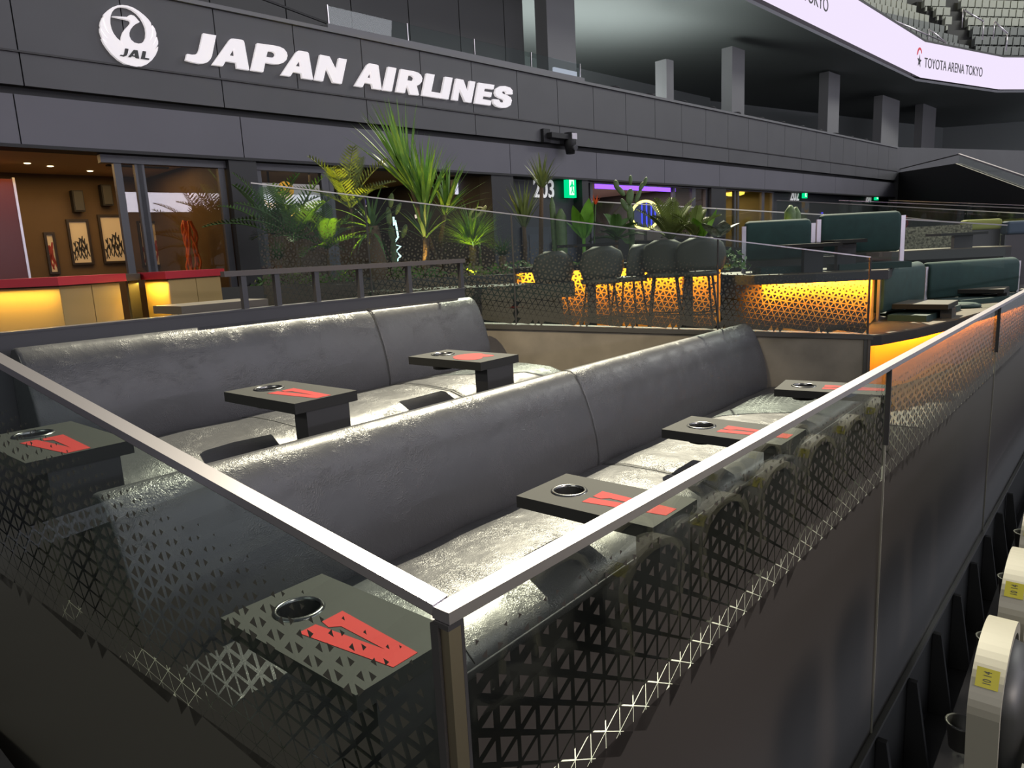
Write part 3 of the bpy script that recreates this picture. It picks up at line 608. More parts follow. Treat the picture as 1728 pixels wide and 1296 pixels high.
# framed pictures on the gallery wall; two leftmost are glass reflections built as pictures
def figure(mb, x, y, h, lean, m=None):
    """a small running figure as flat print"""
    k = h
    mb.append([(x-0.12*k,y),(x-0.02*k,y+0.45*k),(x-0.10*k+lean*k,y+0.62*k),(x-0.16*k,y+0.85*k),(x-0.10*k,y+0.86*k),(x-0.03*k+lean*k,y+0.78*k),(x+0.02*k+lean*k,y+0.98*k),(x+0.08*k+lean*k,y+0.98*k),(x+0.06*k+lean*k,y+0.74*k),(x+0.05*k,y+0.45*k),(x+0.16*k,y+0.02*k),(x+0.09*k,y),(x+0.01*k,y+0.30*k),(x-0.05*k,y)])
for i, (u0, v0, u1, v1, lab) in enumerate([(73,392,103,462,'smallest framed picture, a glass reflection built solid, left on the warm gallery wall'),(111,370,160,446,'mirror image of the brightest picture built as a framed picture, left of it'),(164,362,219,443,'brightest framed picture of small dark figures beside the window frame'),(231,373,284,449,'framed picture with red figures seen through the sliding window')]):
    s0, zt = on_wall(u0, v0, 3.45); s1, zb = on_wall(u1, v1, 3.45)
    t = thing('framed_picture', W(0.5*(s0+s1),3.48,zb), lab, 'picture', 'gallery pictures')
    fr = 0.035
    for q in ((s0,s1,zb,zb+fr),(s0,s1,zt-fr,zt),(s0,s0+fr,zb+fr,zt-fr),(s1-fr,s1,zb+fr,zt-fr)): build('frame', wbox(MB(), q[0],q[1],3.44,3.495,q[2],q[3]), mat('dark_wood_frame',(0.03,0.022,0.016),0.4), t)
    pr = build('print', wbox(MB(), s0+fr,s1-fr,3.475,3.495,zb+fr,zt-fr), mat('cream_paper',(0.75,0.66,0.50),0.8), t)
    loops = []; wd = s1-s0-2*fr; hd = zt-zb-2*fr
    for q in range(9 if i in (1,2) else 4):
        figure(loops, s0+fr+wd*(0.12+0.76*((q*0.37) % 1)), zb+fr+hd*(0.06+0.34*((q*0.53) % 1)), hd*(0.26+0.1*((q*0.71) % 1))*(1.0 if i in (1,2) else 1.7), 0.06*math.sin(q*2))
    for lp in loops:
        build('figure', curve_mesh('fig', [lp], 0.004, W(0,3.472,0), WA, Z3, WN), mat('ink_red',(0.35,0.05,0.04),0.7) if (i in (0,3)) else M_SIGN_INK, pr)
for i, (u, v) in enumerate([(130,340),(178,330)]):
    s0, z0 = on_wall(u, v, 3.4)
    t = thing('wall_speaker', W(s0,3.4,z0-0.16), ['black wall loudspeaker left of the other above the pictures','black wall loudspeaker above the brightest picture'][i], 'speaker', 'gallery loudspeakers')
    build('cabinet', wbox(MB(), s0-0.08,s0+0.08,3.3,3.46,z0-0.17,z0+0.17), M_DARK, t)
    build('grille', wbox(MB(), s0-0.065,s0+0.065,3.285,3.3,z0-0.15,z0+0.15), M_DARKGREY, t)
s0, _ = on_wall(46, 430, 2.2)
t = thing('red_door', W(s0-0.9,2.2,ZU), 'dark red sliding door at the left picture edge', 'door')
build('leaf', wbox(MB(), s0-1.8, s0-0.03, 2.2, 2.26, ZU, 1.38), mat('oxblood_lacquer',(0.10,0.012,0.008),0.3), t)
build('edge_strip', wbox(MB(), s0-0.03, s0, 2.19, 2.27, ZU, 1.40), M_STEEL, t)
# tangled orange sculpture
sc_s, sc_z = on_wall(326, 452, 1.2)
t = thing('orange_sculpture', W(sc_s,1.2,ZU), 'tall tangled orange strand sculpture behind the sliding window', 'sculpture')
M_ORANGE = mat('orange_lacquer',(0.85,0.16,0.02),0.45)
rnd = random.Random(3)
for k in range(9):
    pts = []; a = rnd.uniform(0,6.28); r0 = rnd.uniform(0.04,0.14)
    for j in range(13):
        f_ = j/12; rr = r0*(1.15-0.55*f_)+0.025*math.sin(5*f_*3+k)
        q = W(sc_s+rr*math.cos(a+f_*2.2*math.sin(k)), 1.2+rr*math.sin(a+f_*2.2*math.sin(k)), sc_z-0.35+f_*1.05+0.02*rnd.random()); pts.append(q)
    build('strand', MB().tube(pts, 0.016, 6), M_ORANGE, t)
build('pedestal', wbox(MB(), sc_s-0.2, sc_s+0.2, 1.0, 1.4, ZU, sc_z-0.34), M_DARK, t)
# light box and glowing signs in the bar room
s0, z0 = on_wall(768, 328, 1.0); s1, z1 = on_wall(836, 306, 1.0)
t = thing('light_box', W(0.5*(s0+s1),1.0,z0), 'white hanging light box behind the right yucca', 'light box')
build('face', wbox(MB(), s0, s1-0.12, 0.98, 1.0, z0, z1), emit_mat('lightbox_face',(0.85,0.84,1.0),0.85), t)
build('case', wbox(MB(), s0, s1, 1.0, 1.12, z0, z1), mat('white_case',(0.6,0.6,0.65),0.5), t)
build('hanger', wbox(MB(), s0+0.2, s0+0.23, 1.04, 1.07, z1, 1.58), M_DARK, t); build('hanger', wbox(MB(), s1-0.23, s1-0.2, 1.04, 1.07, z1, 1.58), M_DARK, t)
def neon(name, label, path2, d, r, color, power, cat='neon sign'):
    pts = [W(on_wall(u, v, d)[0], d, on_wall(u, v, d)[1]) for u, v in path2]
    t = thing(name, pts[0], label, cat); build('tube', MB().tube(pts, r, 6), emit_mat(name+'_glow', color, power), t)
    build('backing', MB().beam(pts[0]+WN*0.04, pts[-1]+WN*0.04, 0.03, 0.02), M_DARK, t)
    return t
neon('cyan_neon_sign', 'pale cyan squiggle of neon behind the cactus pads', [(664,366),(665,380),(667,372),(672,400),(664,412),(676,416),(668,424),(676,432),(670,440)], 2.2, 0.022, (0.65,1.0,0.95), 2.2)
neon('red_neon_sign', 'red squiggle of neon between the yucca trunks', [(735,378),(735,392),(730,404),(740,410),(731,416),(740,422),(731,428),(738,432)], 2.2, 0.020, (1.0,0.05,0.04), 2.5)
neon('pink_wall_lamp', 'small pinkish wall lamp behind the yucca trunks', [(703,362),(704,368)], 2.2, 0.05, (1.0,0.75,0.62), 1.2, 'lamp')
neon('amber_wall_lamp', 'small amber wall lamp seen through the left window', [(494,356),(494,366)], 3.0, 0.05, (1.0,0.6,0.12), 4.0, 'lamp')
# glowing sheet in place of the ribbon screen's reflection, with printed orange slices
s0, z0 = on_wall(439, 352, 1.6); s1, z1 = on_wall(542, 312, 1.6)
t = thing('reflection_sheet', W(0.5*(s0+s1),1.6,z0), 'glowing white sheet for the mirrored ribbon screen, with orange slices, behind the left window', 'banner')
build('face', wbox(MB(), s0, s1, 1.6, 1.63, z0, z1), emit_mat('ribbon_reflection',(0.80,0.78,0.86),0.55), t)
build('hanger', wbox(MB(), s0+0.2, s0+0.23, 1.61, 1.63, z1, 1.58), M_DARK, t); build('hanger', wbox(MB(), s1-0.23, s1-0.2, 1.61, 1.63, z1, 1.58), M_DARK, t)
M_SLICE = emit_mat('orange_print',(0.95,0.50,0.06),0.9)
cs, cz = on_wall(482, 321, 1.6)
build('orange_slice', curve_mesh('sl', [circle2(cs,cz,0.15)], 0.01, W(0,1.59,0), WA, Z3, WN), M_SLICE, t)
cs, cz = on_wall(460, 338, 1.6)
build('orange_slice', curve_mesh('sl', [[(cs+0.17*math.cos(a),cz+0.14*math.sin(a)-0.0) for a in [math.pi*(1+k/14) for k in range(15)]]+[(cs+0.13*math.cos(a),cz+0.05*math.sin(a)) for a in [math.pi*(2-k/14) for k in range(15)]]], 0.01, W(0,1.59,0), WA, Z3, WN), M_SLICE, t)

# ---- numbers and exit signs over the doors
M_WHITE = mat('white_numerals',(0.85,0.85,0.85),0.5, emit=((1,1,1),0.25))
M_EXIT = emit_mat('exit_green',(0.0,0.62,0.22),1.3); M_EXITW = emit_mat('exit_white',(0.75,1.0,0.82),1.2)
for txt, uc, vc, size, ue, ve, he in (('203',919,333,0.52,962,316,0.44),('202',1341,338,0.52,1358,325,0.36),('201',1466,341,0.52,1479,329,0.40)):
    s0, z0 = on_wall(uc, vc, 0.22)
    t = thing('door_number', W(s0,0.22,z0), {'203':'largest white numerals, 203, behind the small yucca','202':'white numerals 202 right of the lantern room','201':'smallest white numerals, 201, at the far end of the wall'}[txt], 'number sign')
    build('numerals', text_mesh(txt, size, 0.02, W(s0,0.225,z0), WA, Z3, WN, stretch=0.86, bold=0.006), M_WHITE, t)
    s1, z1 = on_wall(ue, ve, 0.1)
    t = thing('exit_sign', W(s1,0.12,z1-he/2), {'203':'nearest and largest green lit exit sign, beside the nearest door number','202':'middle green lit exit sign beside the lantern room door','201':'furthest green lit exit sign at the end of the wall'}[txt], 'exit sign')
    ww = he*0.72
    build('case', wbox(MB(), s1-ww/2, s1+ww/2, 0.06, 0.14, z1-he/2, z1+he/2), M_EXIT, t)
    build('door_pictogram', wbox(MB(), s1-ww*0.24, s1+ww*0.24, 0.05, 0.058, z1-he*0.38, z1+he*0.38), M_EXITW, t)
    k = he
    man = [(-0.10,-0.30),(0.0,-0.12),(-0.02,0.04),(-0.12,-0.02),(-0.15,0.03),(-0.03,0.16),(-0.02,0.27),(0.06,0.27),(0.06,0.16),(0.15,0.05),(0.12,0.01),(0.05,0.06),(0.06,-0.08),(0.14,-0.28),(0.08,-0.30),(0.02,-0.16),(-0.05,-0.32)]
    build('runner_pictogram', curve_mesh('man', [[(s1+x*k,z1+y*k) for x, y in man]], 0.006, W(0,0.046,0), WA, Z3, WN), M_EXIT, t)
    build('stem', wbox(MB(), s1-0.02, s1+0.02, 0.08, 0.12, z1+he/2, 1.494), M_DARK, t)
    # door leaf below
    dn = {'203':1,'202':2,'201':3}[txt]
    d_ = struct('door_%d' % dn, wbox(MB(), s0-0.75, s0+1.05, 0.20, 0.25, ZU, 0.52), mat('slate_door',(0.036,0.042,0.052),0.5))
    for sx in (s0-0.55, s0+0.25): build('panel', wbox(MB(), sx, sx+0.6, 0.19, 0.20, ZU+0.2, 0.36), mat('slate_door_panel',(0.045,0.052,0.065),0.5), d_)
    build('door_handle', wbox(MB(), s0+0.13, s0+0.16, 0.13, 0.19, -0.2, 0.2), M_STEEL, d_)
# ---- neon room: violet cove, ring of light, doorway
cv = [(1008,313),(1110,311),(1160,316),(1008,318)]
t = thing('violet_cove_light', W(15,1.2,1.3), 'violet strip of cove light under the ceiling of the ring room', 'light strip')
s0, z0 = on_wall(1008, 313, 0.45); s1, z1 = on_wall(1140, 313, 0.45)
build('strip', wbox(MB(), s0, s1, 0.45, 0.53, z0-0.06, z0+0.05), emit_mat('violet_glow',(0.22,0.08,1.0),2.4), t)
build('rail', wbox(MB(), s0, s1, 0.41, 0.57, z0+0.051, z0+0.07), mat('pale_rail',(0.5,0.4,0.4),0.5), t)
cs, cz = on_wall(1089, 363, 1.4); c = W(cs,1.4,cz); RR = 23.0/F*c.dot(FWD)
HR = Vector((RIGHT.x,RIGHT.y,0)).normalized(); HN = Vector((-HR.y,HR.x,0))
t = thing('ring_light', c-Vector((0,0,RR)), 'glowing yellow white ring of light behind the planter', 'ring light')
build('glowing_tube', MB().tube([c+HR*(RR*math.cos(2*math.pi*k/40))+Z3*(RR*math.sin(2*math.pi*k/40)) for k in range(41)], 0.035, 8, cap=False), emit_mat('ring_glow',(1.0,0.86,0.20),3.2), t)
build('disc', curve_mesh('d', [circle2(0,0,RR*0.94,40)], 0.02, c+HN*0.05, HR, Z3, HN), mat('dark_blue_disc',(0.02,0.03,0.10),0.3), t)
for k in (-0.25, 0.12, 0.5, 0.8):
    hh = RR*math.sqrt(1-k*k)*0.88; build('blue_strip', MB().beam(c+HR*k*RR*0.92-Z3*hh+HN*0.03, c+HR*k*RR*0.92+Z3*hh+HN*0.03, 0.04, 0.01, up=tuple(HN)), emit_mat('blue_glow%d' % int(k*100),(0.08,0.10,1.0),1.2), t)
build('foot', MB().beam(c+HN*0.05-Z3*(cz-ZU), c+HN*0.05-Z3*RR*0.9, 0.1, 0.06, up=tuple(HN)), M_DARK, t)
# ---- lantern room
for i, (u, v) in enumerate([(1240,321),(1268,320)]):
    s0, z0 = on_wall(u, v, 1.2)
    t = thing('paper_lantern', W(s0,1.2,z0-0.17), ['left of the two glowing yellow lanterns','right of the two glowing yellow lanterns'][i], 'lantern', 'yellow lanterns')
    build('shade', MB().lathe(W(s0,1.2,z0), [(0.20,-0.17),(0.29,-0.14),(0.31,0.0),(0.29,0.13),(0.20,0.16)], 16), emit_mat('lantern_glow%d' % i,(1.0,0.72,0.10),2.6), t)
    build('lid', MB().lathe(W(s0,1.2,z0), [(0.001,0.18),(0.20,0.17),(0.20,0.15)], 16), M_DARK, t); build('cord', MB().tube([W(s0,1.2,z0+0.17),W(s0,1.2,1.56)], 0.015, 5), M_DARK, t)
for i, (u, c, lab) in enumerate([(1227,(0.55,0.06,0.03),'red and ochre mural panel left of the lanterns'),(1255,(0.75,0.40,0.05),'ochre mural panel with wave lines behind the lanterns'),(1296,(0.70,0.45,0.16),'ochre mural panel right of the lanterns')]):
    s0, _ = on_wall(u, 370, 3.0)
    t = thing('mural_panel', W(s0,3.1,ZU), lab, 'mural', 'lantern room murals')
    build('board', wbox(MB(), s0-0.62, s0+0.62, 3.08, 3.14, ZU+0.2, 1.42), mat('mural_%d' % i, c, 0.6, vary=(5,0.4)), t)
    for q in range(6):
        zz = -0.5+q*0.3
        build('wave', MB().tube([W(s0-0.55+1.1*j/10, 3.07, zz+0.07*math.sin(j*1.4+q)) for j in range(11)], 0.02, 5), mat('mural_ink',(0.10,0.04,0.02),0.6), t)
tag(build('red_pennant', MB().add([W(20.3,1.0,0.55),W(20.7,1.0,0.55),W(20.42,1.0,-0.25),W(20.3,1.03,0.55),W(20.7,1.03,0.55),W(20.42,1.03,-0.25)], [(0,1,2),(5,4,3),(0,3,4,1),(1,4,5,2),(2,5,3,0)]), mat('pennant_red',(0.7,0.03,0.03),0.6)), 'red pennant hanging in the lantern room', 'pennant')
tag(build('blue_light_strip', wbox(MB(), 26.9, 26.98, 0.2, 0.24, ZU, 0.9), emit_mat('strip_blue',(0.12,0.10,0.9),0.8)), 'thin blue violet light strip between doors 202 and 201', 'light strip')

# ================================================================== RED COUNTERS ON THE CONCOURSE
M_CTOP = mat('red_counter_top',(0.40,0.02,0.035),0.4); M_CGOLD = mat('gold_brown_panel',(0.36,0.25,0.10),0.5)
def prism(mb, plan, z0, z1):
    n = len(plan); mb.add([(x,y,z0) for x,y in plan]+[(x,y,z1) for x,y in plan], [tuple(range(n))[::-1], tuple(range(n,2*n))]+[(i,(i+1)%n,n+(i+1)%n,n+i) for i in range(n)]); return mb
def shrink(plan, d):
    cx = sum(p[0] for p in plan)/len(plan); cy = sum(p[1] for p in plan)/len(plan)
    return [(cx+(x-cx)*(1-d), cy+(y-cy)*(1-d)) for x, y in plan]
q = lambda u, v, y: (on_y(u, v, y).x, y)
cA = [q(97,470,5.35), q(212,462,5.75), q(175,462,6.6), q(-95,472,6.3)]
cB = [q(278,458,5.55), q(378,452,5.95), q(330,452,6.6), q(232,460,6.0)]
for plan, lab, nm in ((cA,'larger red topped counter with gold panels at the left picture edge','A'),(cB,'smaller red topped counter with gold panels beside the black railing','B')):
    t = thing('red_counter', (plan[0][0],plan[0][1],ZU), lab, 'counter', 'red counters')
    build('counter_top', prism(MB(), plan, -0.065, -0.008), M_CTOP, t)
    b = shrink(plan, 0.12)
    build('body', prism(MB(), shrink(b,0.04), ZU, -0.066), mat('body_brown',(0.12,0.08,0.04),0.6), t)
    for i in range(4):
        p0_, p1_ = Vector((*b[i],0)), Vector((*b[(i+1)%4],0)); e = (p1_-p0_); L = e.length; e.normalize(); nn = Vector((e.y,-e.x,0))
        k = 2 if L > 0.5 and i == 0 else 1
        for j in range(k):
            build('panel', slab(p0_, e, L*j/k+0.004, L*(j+1)/k-0.004, K(ZU+0.02), K(-0.075), nn*0.0, nn*-0.015), M_CGOLD, t)
    p = Vector((*b[3],0))*0.5+Vector((*b[0],0))*0.5; c0 = Vector((*b[0],0)); c3 = Vector((*b[3],0)); e = (c0-c3).normalized(); nn = Vector((e.y,-e.x,0))
    o = lamp('counter_led', 'AREA', p+nn*0.07+Vector((0,0,-0.085)), (-nn.x*0.45,-nn.y*0.45,-1), 5, (1.0,0.62,0.08), shape='RECTANGLE', size=(c0-c3).length*0.95, size_y=0.03)
    o.rotation_euler = Matrix((e, Vector((0,0,1)).cross(e), Vector((0,0,1)))).transposed().to_euler()
t = thing('dark_counter_link', q(222,461,5.9)+(ZU,), 'black flap joining the two red counters', 'counter')
pl_ = [q(210,461,5.78), q(236,460,5.9), q(230,460,6.2), q(205,461,6.2)]
build('flap', prism(MB(), pl_, -0.065, -0.012), M_DARK, t); build('leg', prism(MB(), shrink(pl_,0.3), ZU, -0.066), M_DARK, t)
p = on_y(302, 517, 4.85); p2 = on_y(449, 510, 4.85)
t = thing('low_bench', ((p.x+p2.x)/2, 5.0, ZU), 'low dark slab bench between the red counter and the railing', 'bench')
build('slab', MB().box((p.x,4.82,p.z-0.055),(p2.x,5.25,p.z)), mat('slab_brown_grey',(0.10,0.085,0.065),0.45), t)
build('support', MB().box((p.x+0.1,4.90,ZU),(p2.x-0.1,5.1,p.z-0.056)), M_DARK, t)
# ================================================================== NEXT LOUNGE: AMBER BASES, BAR TABLES, STOOLS, GREEN SOFAS
M_AMBER = mat('amber_panel',(0.80,0.36,0.045),0.5)
M_WOOD = mat('pale_wood_top',(0.11,0.085,0.055),0.45, vary=(4,0.2))
M_GREEN = mat('teal_green_velvet',(0.014,0.046,0.042),0.8, vary=(8,0.15))
M_GREEN_PAD = mat('teal_seat_pad',(0.010,0.036,0.032),0.7)
M_CHAIR = mat('olive_shell',(0.05,0.053,0.04),0.6)
def a_of(u, v, b): p = on_D(u, v, b); return (Vector((p.x,p.y,0))-D0-Dn*b).dot(De), p.z
def dbox(mb, a0, a1, b0, b1, z0, z1):
    return mb.hexa([D(a0,b0,z0),D(a1,b0,z0),D(a1,b1,z0),D(a0,b1,z0),D(a0,b0,z1),D(a1,b0,z1),D(a1,b1,z1),D(a0,b1,z1)])
def led(name, p0, p1, power, color, tilt):
    """thin strip lamp from p0 to p1 shining down and towards tilt"""
    p0, p1 = Vector(p0), Vector(p1); e = (p1-p0).normalized(); d = (Vector((0,0,-1))+Vector(tilt)).normalized(); z = -d; y = z.cross(e)
    l = bpy.data.lights.new(name, 'AREA'); l.energy = power; l.color = color; l.shape = 'RECTANGLE'; l.size = (p1-p0).length; l.size_y = 0.03
    o = bpy.data.objects.new(name, l); COL.objects.link(o); o.location = (p0+p1)/2; o.rotation_euler = Matrix((e, y, z)).transposed().to_euler()
    return o
aR, _ = a_of(1216, 450, 2.4); aL, _ = a_of(872, 455, 2.4)
t = thing('bar_bench', D(0.5*(aL+aR),2.7,ZU), 'long planter bench with a glowing amber front behind the bar stools', 'bench')
build('amber_front', dbox(MB(), aR, aL, 2.40, 2.44, ZU+0.03, -0.235), M_AMBER, t)
build('top_slab', dbox(MB(), aR-0.02, aL, 2.22, 2.75, -0.235, -0.175), M_TABLE, t)
build('body', dbox(MB(), aR, aL, 2.45, 2.74, ZU, -0.236), M_DARK, t)
led('bar_led', D(aR+0.05,2.30,-0.245), D(aL-0.05,2.30,-0.245), 34, (1.0,0.52,0.07), Dn*0.55)
# planter behind it, all along
t = thing('planter', D(4.5,3.6,ZU), 'long dark planter full of tropical plants behind the glass divider', 'planter')
for nm, q_ in (('front_wall',(aR+0.1,aL-0.001,2.76,2.82)),('front_wall',(aL+0.001,7.2,2.2,2.26)),('back_wall',(aR+0.1,7.2,3.9,3.96))):
    build(nm, dbox(MB(), q_[0],q_[1],q_[2],q_[3],ZU,-0.24), M_DARKGREY, t)
build('soil', dbox(MB(), aL+0.01, 7.2, 2.27, 3.89, ZU, -0.34), mat('soil',(0.02,0.015,0.01),0.95, bump=(40,0.6,0.03)), t)
build('soil', dbox(MB(), aR+0.1, aL, 2.83, 3.89, ZU, -0.34), MATS['soil'], t)
t = thing('planter_box', D(0.4,4.1,ZU), 'dark planter box behind the two upper green sofas', 'planter')
for q_ in ((-1.2,aR,3.62,3.68),(-1.2,aR,4.5,4.56)): build('side_wall', dbox(MB(), q_[0],q_[1],q_[2],q_[3],ZU,-0.24), M_DARKGREY, t)
build('soil', dbox(MB(), -1.2, aR, 3.69, 4.49, ZU, -0.34), MATS['soil'], t)
a0_, _ = a_of(970, 487, 1.5); a1_, _ = a_of(780, 480, 1.5)
t = thing('dark_green_bench', D(0.5*(a0_+a1_),1.7,ZU), 'low black green bench behind the divider glass, left of the bar stools', 'bench')
build('seat', dbox(MB(), a0_, a1_+1.2, 1.35, 1.95, a_of(960,501,1.35)[1], a_of(960,478,1.35)[1]), mat('black_green_fabric',(0.018,0.028,0.022),0.8), t)
build('base', dbox(MB(), a0_+0.15, a1_+1.1, 1.55, 1.9, ZU, a_of(960,501,1.35)[1]-0.001), M_DARK, t)

# ---- bar tables and stools
for i, (u0, u1, v, up_) in enumerate([(940,1042,409,996),(1074,1216,400,1160)]):
    b = 1.98; a0_, z_ = a_of(u1, v, b); a1_, _ = a_of(u0, v, b); ap, _ = a_of(up_, v, b)
    t = thing('bar_table', D(ap,b,ZU), ['dark bar table with a thick post, left of the pair','dark bar table with a thick post, right of the pair'][i], 'table', 'bar tables behind the divider')
    build('table_top', dbox(MB(), a0_, a1_, b-0.22, b+0.22, z_-0.03, z_), M_TABLE, t)
    build('post', dbox(MB(), ap-0.05, ap+0.05, b-0.06, b+0.06, ZU+0.02, z_-0.031), mat('brown_post',(0.05,0.038,0.028),0.5), t)
    build('foot_plate', dbox(MB(), ap-0.2, ap+0.2, b-0.2, b+0.2, ZU, ZU+0.02), M_DARK, t)
def bar_stool(u, v_top, b, label, wd=0.25, rz=0.0):
    a, zt = a_of(u, v_top, b); p = D(a, b, 0)
    t = thing('bar_stool', (0,0,ZU), label, 'stool', 'bar stools behind the divider')
    zs = zt-0.40
    # curved shell back: outline swept on an arc (open side towards +y)
    rows = []
    for j in range(7):
        f_ = j/6; z = zs+0.06+f_*(zt-zs-0.06); hw = wd*(0.86+0.14*math.sin(math.pi*min(1,f_*1.2))) * (1.0 if f_ < 0.8 else math.sqrt(max(0.0,1-((f_-0.8)/0.22)**2))*0.86+0.14)
        rows.append([(hw*math.sin(t_*1.15)/math.sin(1.15), -0.16+0.20*(1-math.cos(t_*1.15))-0.05*f_, z) for t_ in [-1+2*k/10 for k in range(11)]])
    vs = [p_ for r in rows for p_ in r]; m_ = len(vs)
    vs += [(x*0.94, y+0.022, z) for x, y, z in vs]
    fs = []
    for j in range(6):
        for k in range(10):
            i0 = j*11+k; fs += [(i0,i0+1,i0+12,i0+11),(m_+i0+11,m_+i0+12,m_+i0+1,m_+i0)]
    for k in range(10): fs += [(k+1,k,m_+k,m_+k+1),(66+k,66+k+1,m_+66+k+1,m_+66+k)]
    for j in range(6): fs += [(j*11,(j+1)*11,m_+(j+1)*11,m_+j*11),((j+1)*11+10,j*11+10,m_+j*11+10,m_+(j+1)*11+10)]
    build('backrest', MB().add([(x,y,z) for x,y,z in vs], fs, True), M_CHAIR, t)
    build('seat', MB().lathe((0,0.02,zs), [(0.001,0.06),(0.19,0.055),(0.22,0.03),(0.20,0.0),(0.001,-0.01)], 18), M_CHAIR, t)
    for sx in (-1, 1):
        for sy in (-1, 1): build('leg', MB().tube([(sx*0.12,0.02+sy*0.11,zs),(sx*0.19,0.02+sy*0.18,ZU)], [0.013,0.010], 6), M_DARK, t)
    fr = 0.55; zz = ZU+(zs-ZU)*0.4; r1 = 0.12+0.07*0.6
    build('foot_ring', MB().tube([(r1*1.0*sx,0.02+r1*0.95*sy,zz) for sx, sy in ((-1,-1),(1,-1),(1,1),(-1,1),(-1,-1))], 0.008, 6), M_DARK, t)
    t.location = Vector((p.x,p.y,ZU)); t.rotation_euler.z = math.atan2(De.y,De.x)+math.pi+rz
    return t
bar_stool(1012, 416, 1.62, 'olive bar stool seen through the glass, first from the left', rz=0.25)
bar_stool(1062, 413, 1.80, 'olive bar stool turned sideways, second from the left', 0.2, rz=1.1)
bar_stool(1122, 405, 1.66, 'olive bar stool turned away, third from the left', rz=-0.2)
bar_stool(1180, 401, 1.50, 'largest olive bar stool at the glass joint, rightmost', 0.27)
bar_stool(930, 424, 1.75, 'dim low olive bar stool behind the low bench end', 0.24, rz=0.3)

# ---- upper bench of the green sofas (rounded slab on amber base)
c_l, zl = a_of(1222, 470, 2.2); c_r, zr2 = a_of(1500, 440, 2.6)
zt_s = -0.385
t = thing('sofa_plinth', D(0.5*(c_l+c_r),3.0,ZU), 'rounded plinth with a dark edge and amber base under the two upper green sofas', 'plinth')
def plan_D(pts): return [(D(a,b,0).x, D(a,b,0).y) for a, b in pts]
aa0, aa1 = a_of(1228,470,2.5)[0], a_of(1480,470,2.5)[0]
arc = [(aa0, 3.3),(aa0+0.0,2.75),(aa0-0.08,2.45),(aa0-0.25,2.25),(aa0-0.5,2.16),(aa0-0.9,2.14),(aa1,2.2),(aa1-0.10,2.4),(aa1-0.35,2.9),(aa1-0.6,3.5),(aa0,3.5)]
build('slab', prism(MB(), plan_D(arc), zt_s-0.11, zt_s-0.012), M_TABLE_LOW, t)
build('slab_top', prism(MB(), shrink(plan_D(arc),0.01), zt_s-0.0119, zt_s), M_WOOD, t)
build('amber_base', prism(MB(), shrink(plan_D(arc),0.17), ZU, zt_s-0.111), M_AMBER, t)
led('plinth_led', D(aa0-0.35,2.20,zt_s-0.12), D(aa1+0.05,2.20,zt_s-0.12), 24, (1.0,0.50,0.07), Dn*0.75)
def green_sofa(P0, P1, z0, z1, label, th=0.17, post=True, zs=None):
    """upholstered back slung between two flat steel posts, with a seat pad in front"""
    P0, P1 = Vector((P0[0],P0[1],0)), Vector((P1[0],P1[1],0)); e = (P1-P0); L = e.length; e.normalize(); nn = Vector((e.y,-e.x,0))
    if nn.dot(Vector((-1,-0.6,0))) < 0: nn = -nn
    t = thing('green_sofa', ((P0+P1)/2).to_tuple()[:2]+(zs if zs is not None else z0,), label, 'sofa', 'green velvet sofas')
    h = z1-z0; r = min(th/2, h/2)
    prof = []
    for k in range(9): a = math.pi*k/8; prof.append((r*math.cos(a), z1-r+r*math.sin(a)))
    prof += [(-r, z0+0.03), (-r+0.03, z0), (r-0.03, z0), (r, z0+0.03)]
    cz = (z0+z1)/2; rings = []
    for a, k in ((0,0.90),(0.012,0.96),(0.04,1.0),(L-0.04,1.0),(L-0.012,0.96),(L,0.90)):
        q_ = P0+e*a; rings.append([(q_.x+nn.x*p*k, q_.y+nn.y*p*k, cz+(z-cz)*k) for p, z in prof])
    build('backrest', MB().loft(rings), M_GREEN, t)
    zb = zs if zs is not None else z0-0.1
    for a in (-0.03, L+0.03):
        q_ = P0+e*a; build('post', MB().beam((q_.x+nn.x*0.05,q_.y+nn.y*0.05,zb),(q_.x+nn.x*0.05,q_.y+nn.y*0.05,z1-0.06), 0.05, 0.03, up=tuple(nn)), M_STEEL, t)
    q0, q1 = P0+e*0.06+nn*(r+0.03), P1-e*0.06+nn*(r+0.03)
    build('seat_pad', slab(q0, e, 0, (q1-q0).length, K(zb), K(zb+0.07), nn*0.0, nn*0.42), M_GREEN_PAD, t)
    return t
pA = on_D(1258,372,3.0); pB = on_D(1366,372,3.0); green_sofa((pA.x,pA.y),(pB.x,pB.y),-0.24,0.25,'short green velvet sofa back on the upper plinth, left of the pair', zs=zt_s)
pA = on_D(1384,362,3.05); pB = on_D(1517,360,3.05); green_sofa((pA.x,pA.y),(pB.x,pB.y),-0.20,0.29,'longer green velvet sofa back on the upper plinth, right of the pair', zs=zt_s)
# tables on posts over the upper plinth
for i, (u0, u1, v, up0, up1, b) in enumerate([(1318,1409,409,1354,1386,2.42),(1396,1450,403,1410,1441,2.62),(1572,1650,391,1607,1638,6.2)]):
    a0_, z_ = a_of(u1, v, b); a1_, _ = a_of(u0, v, b); p0_, _ = a_of(up1, v, b); p1_, _ = a_of(up0, v, b); zb = zt_s if b < 3 else -0.45
    zb = ZU if b < 3 else -0.2649
    t = thing('post_table', D(0.5*(p0_+p1_),b,zb), ['small dark post table in front of the short green sofa','small dark post table in front of the longer green sofa','small dark post table further away, right of the green sofas'][i], 'table', 'post tables among the green sofas')
    build('table_top', dbox(MB(), a0_, a1_, b-0.30 if i == 2 else b-0.24, b+0.2, z_-0.04, z_), M_TABLE, t)
    build('post', dbox(MB(), p0_, p1_, b-0.08, b+0.02, zb, z_-0.041), M_TABLE_LOW, t)
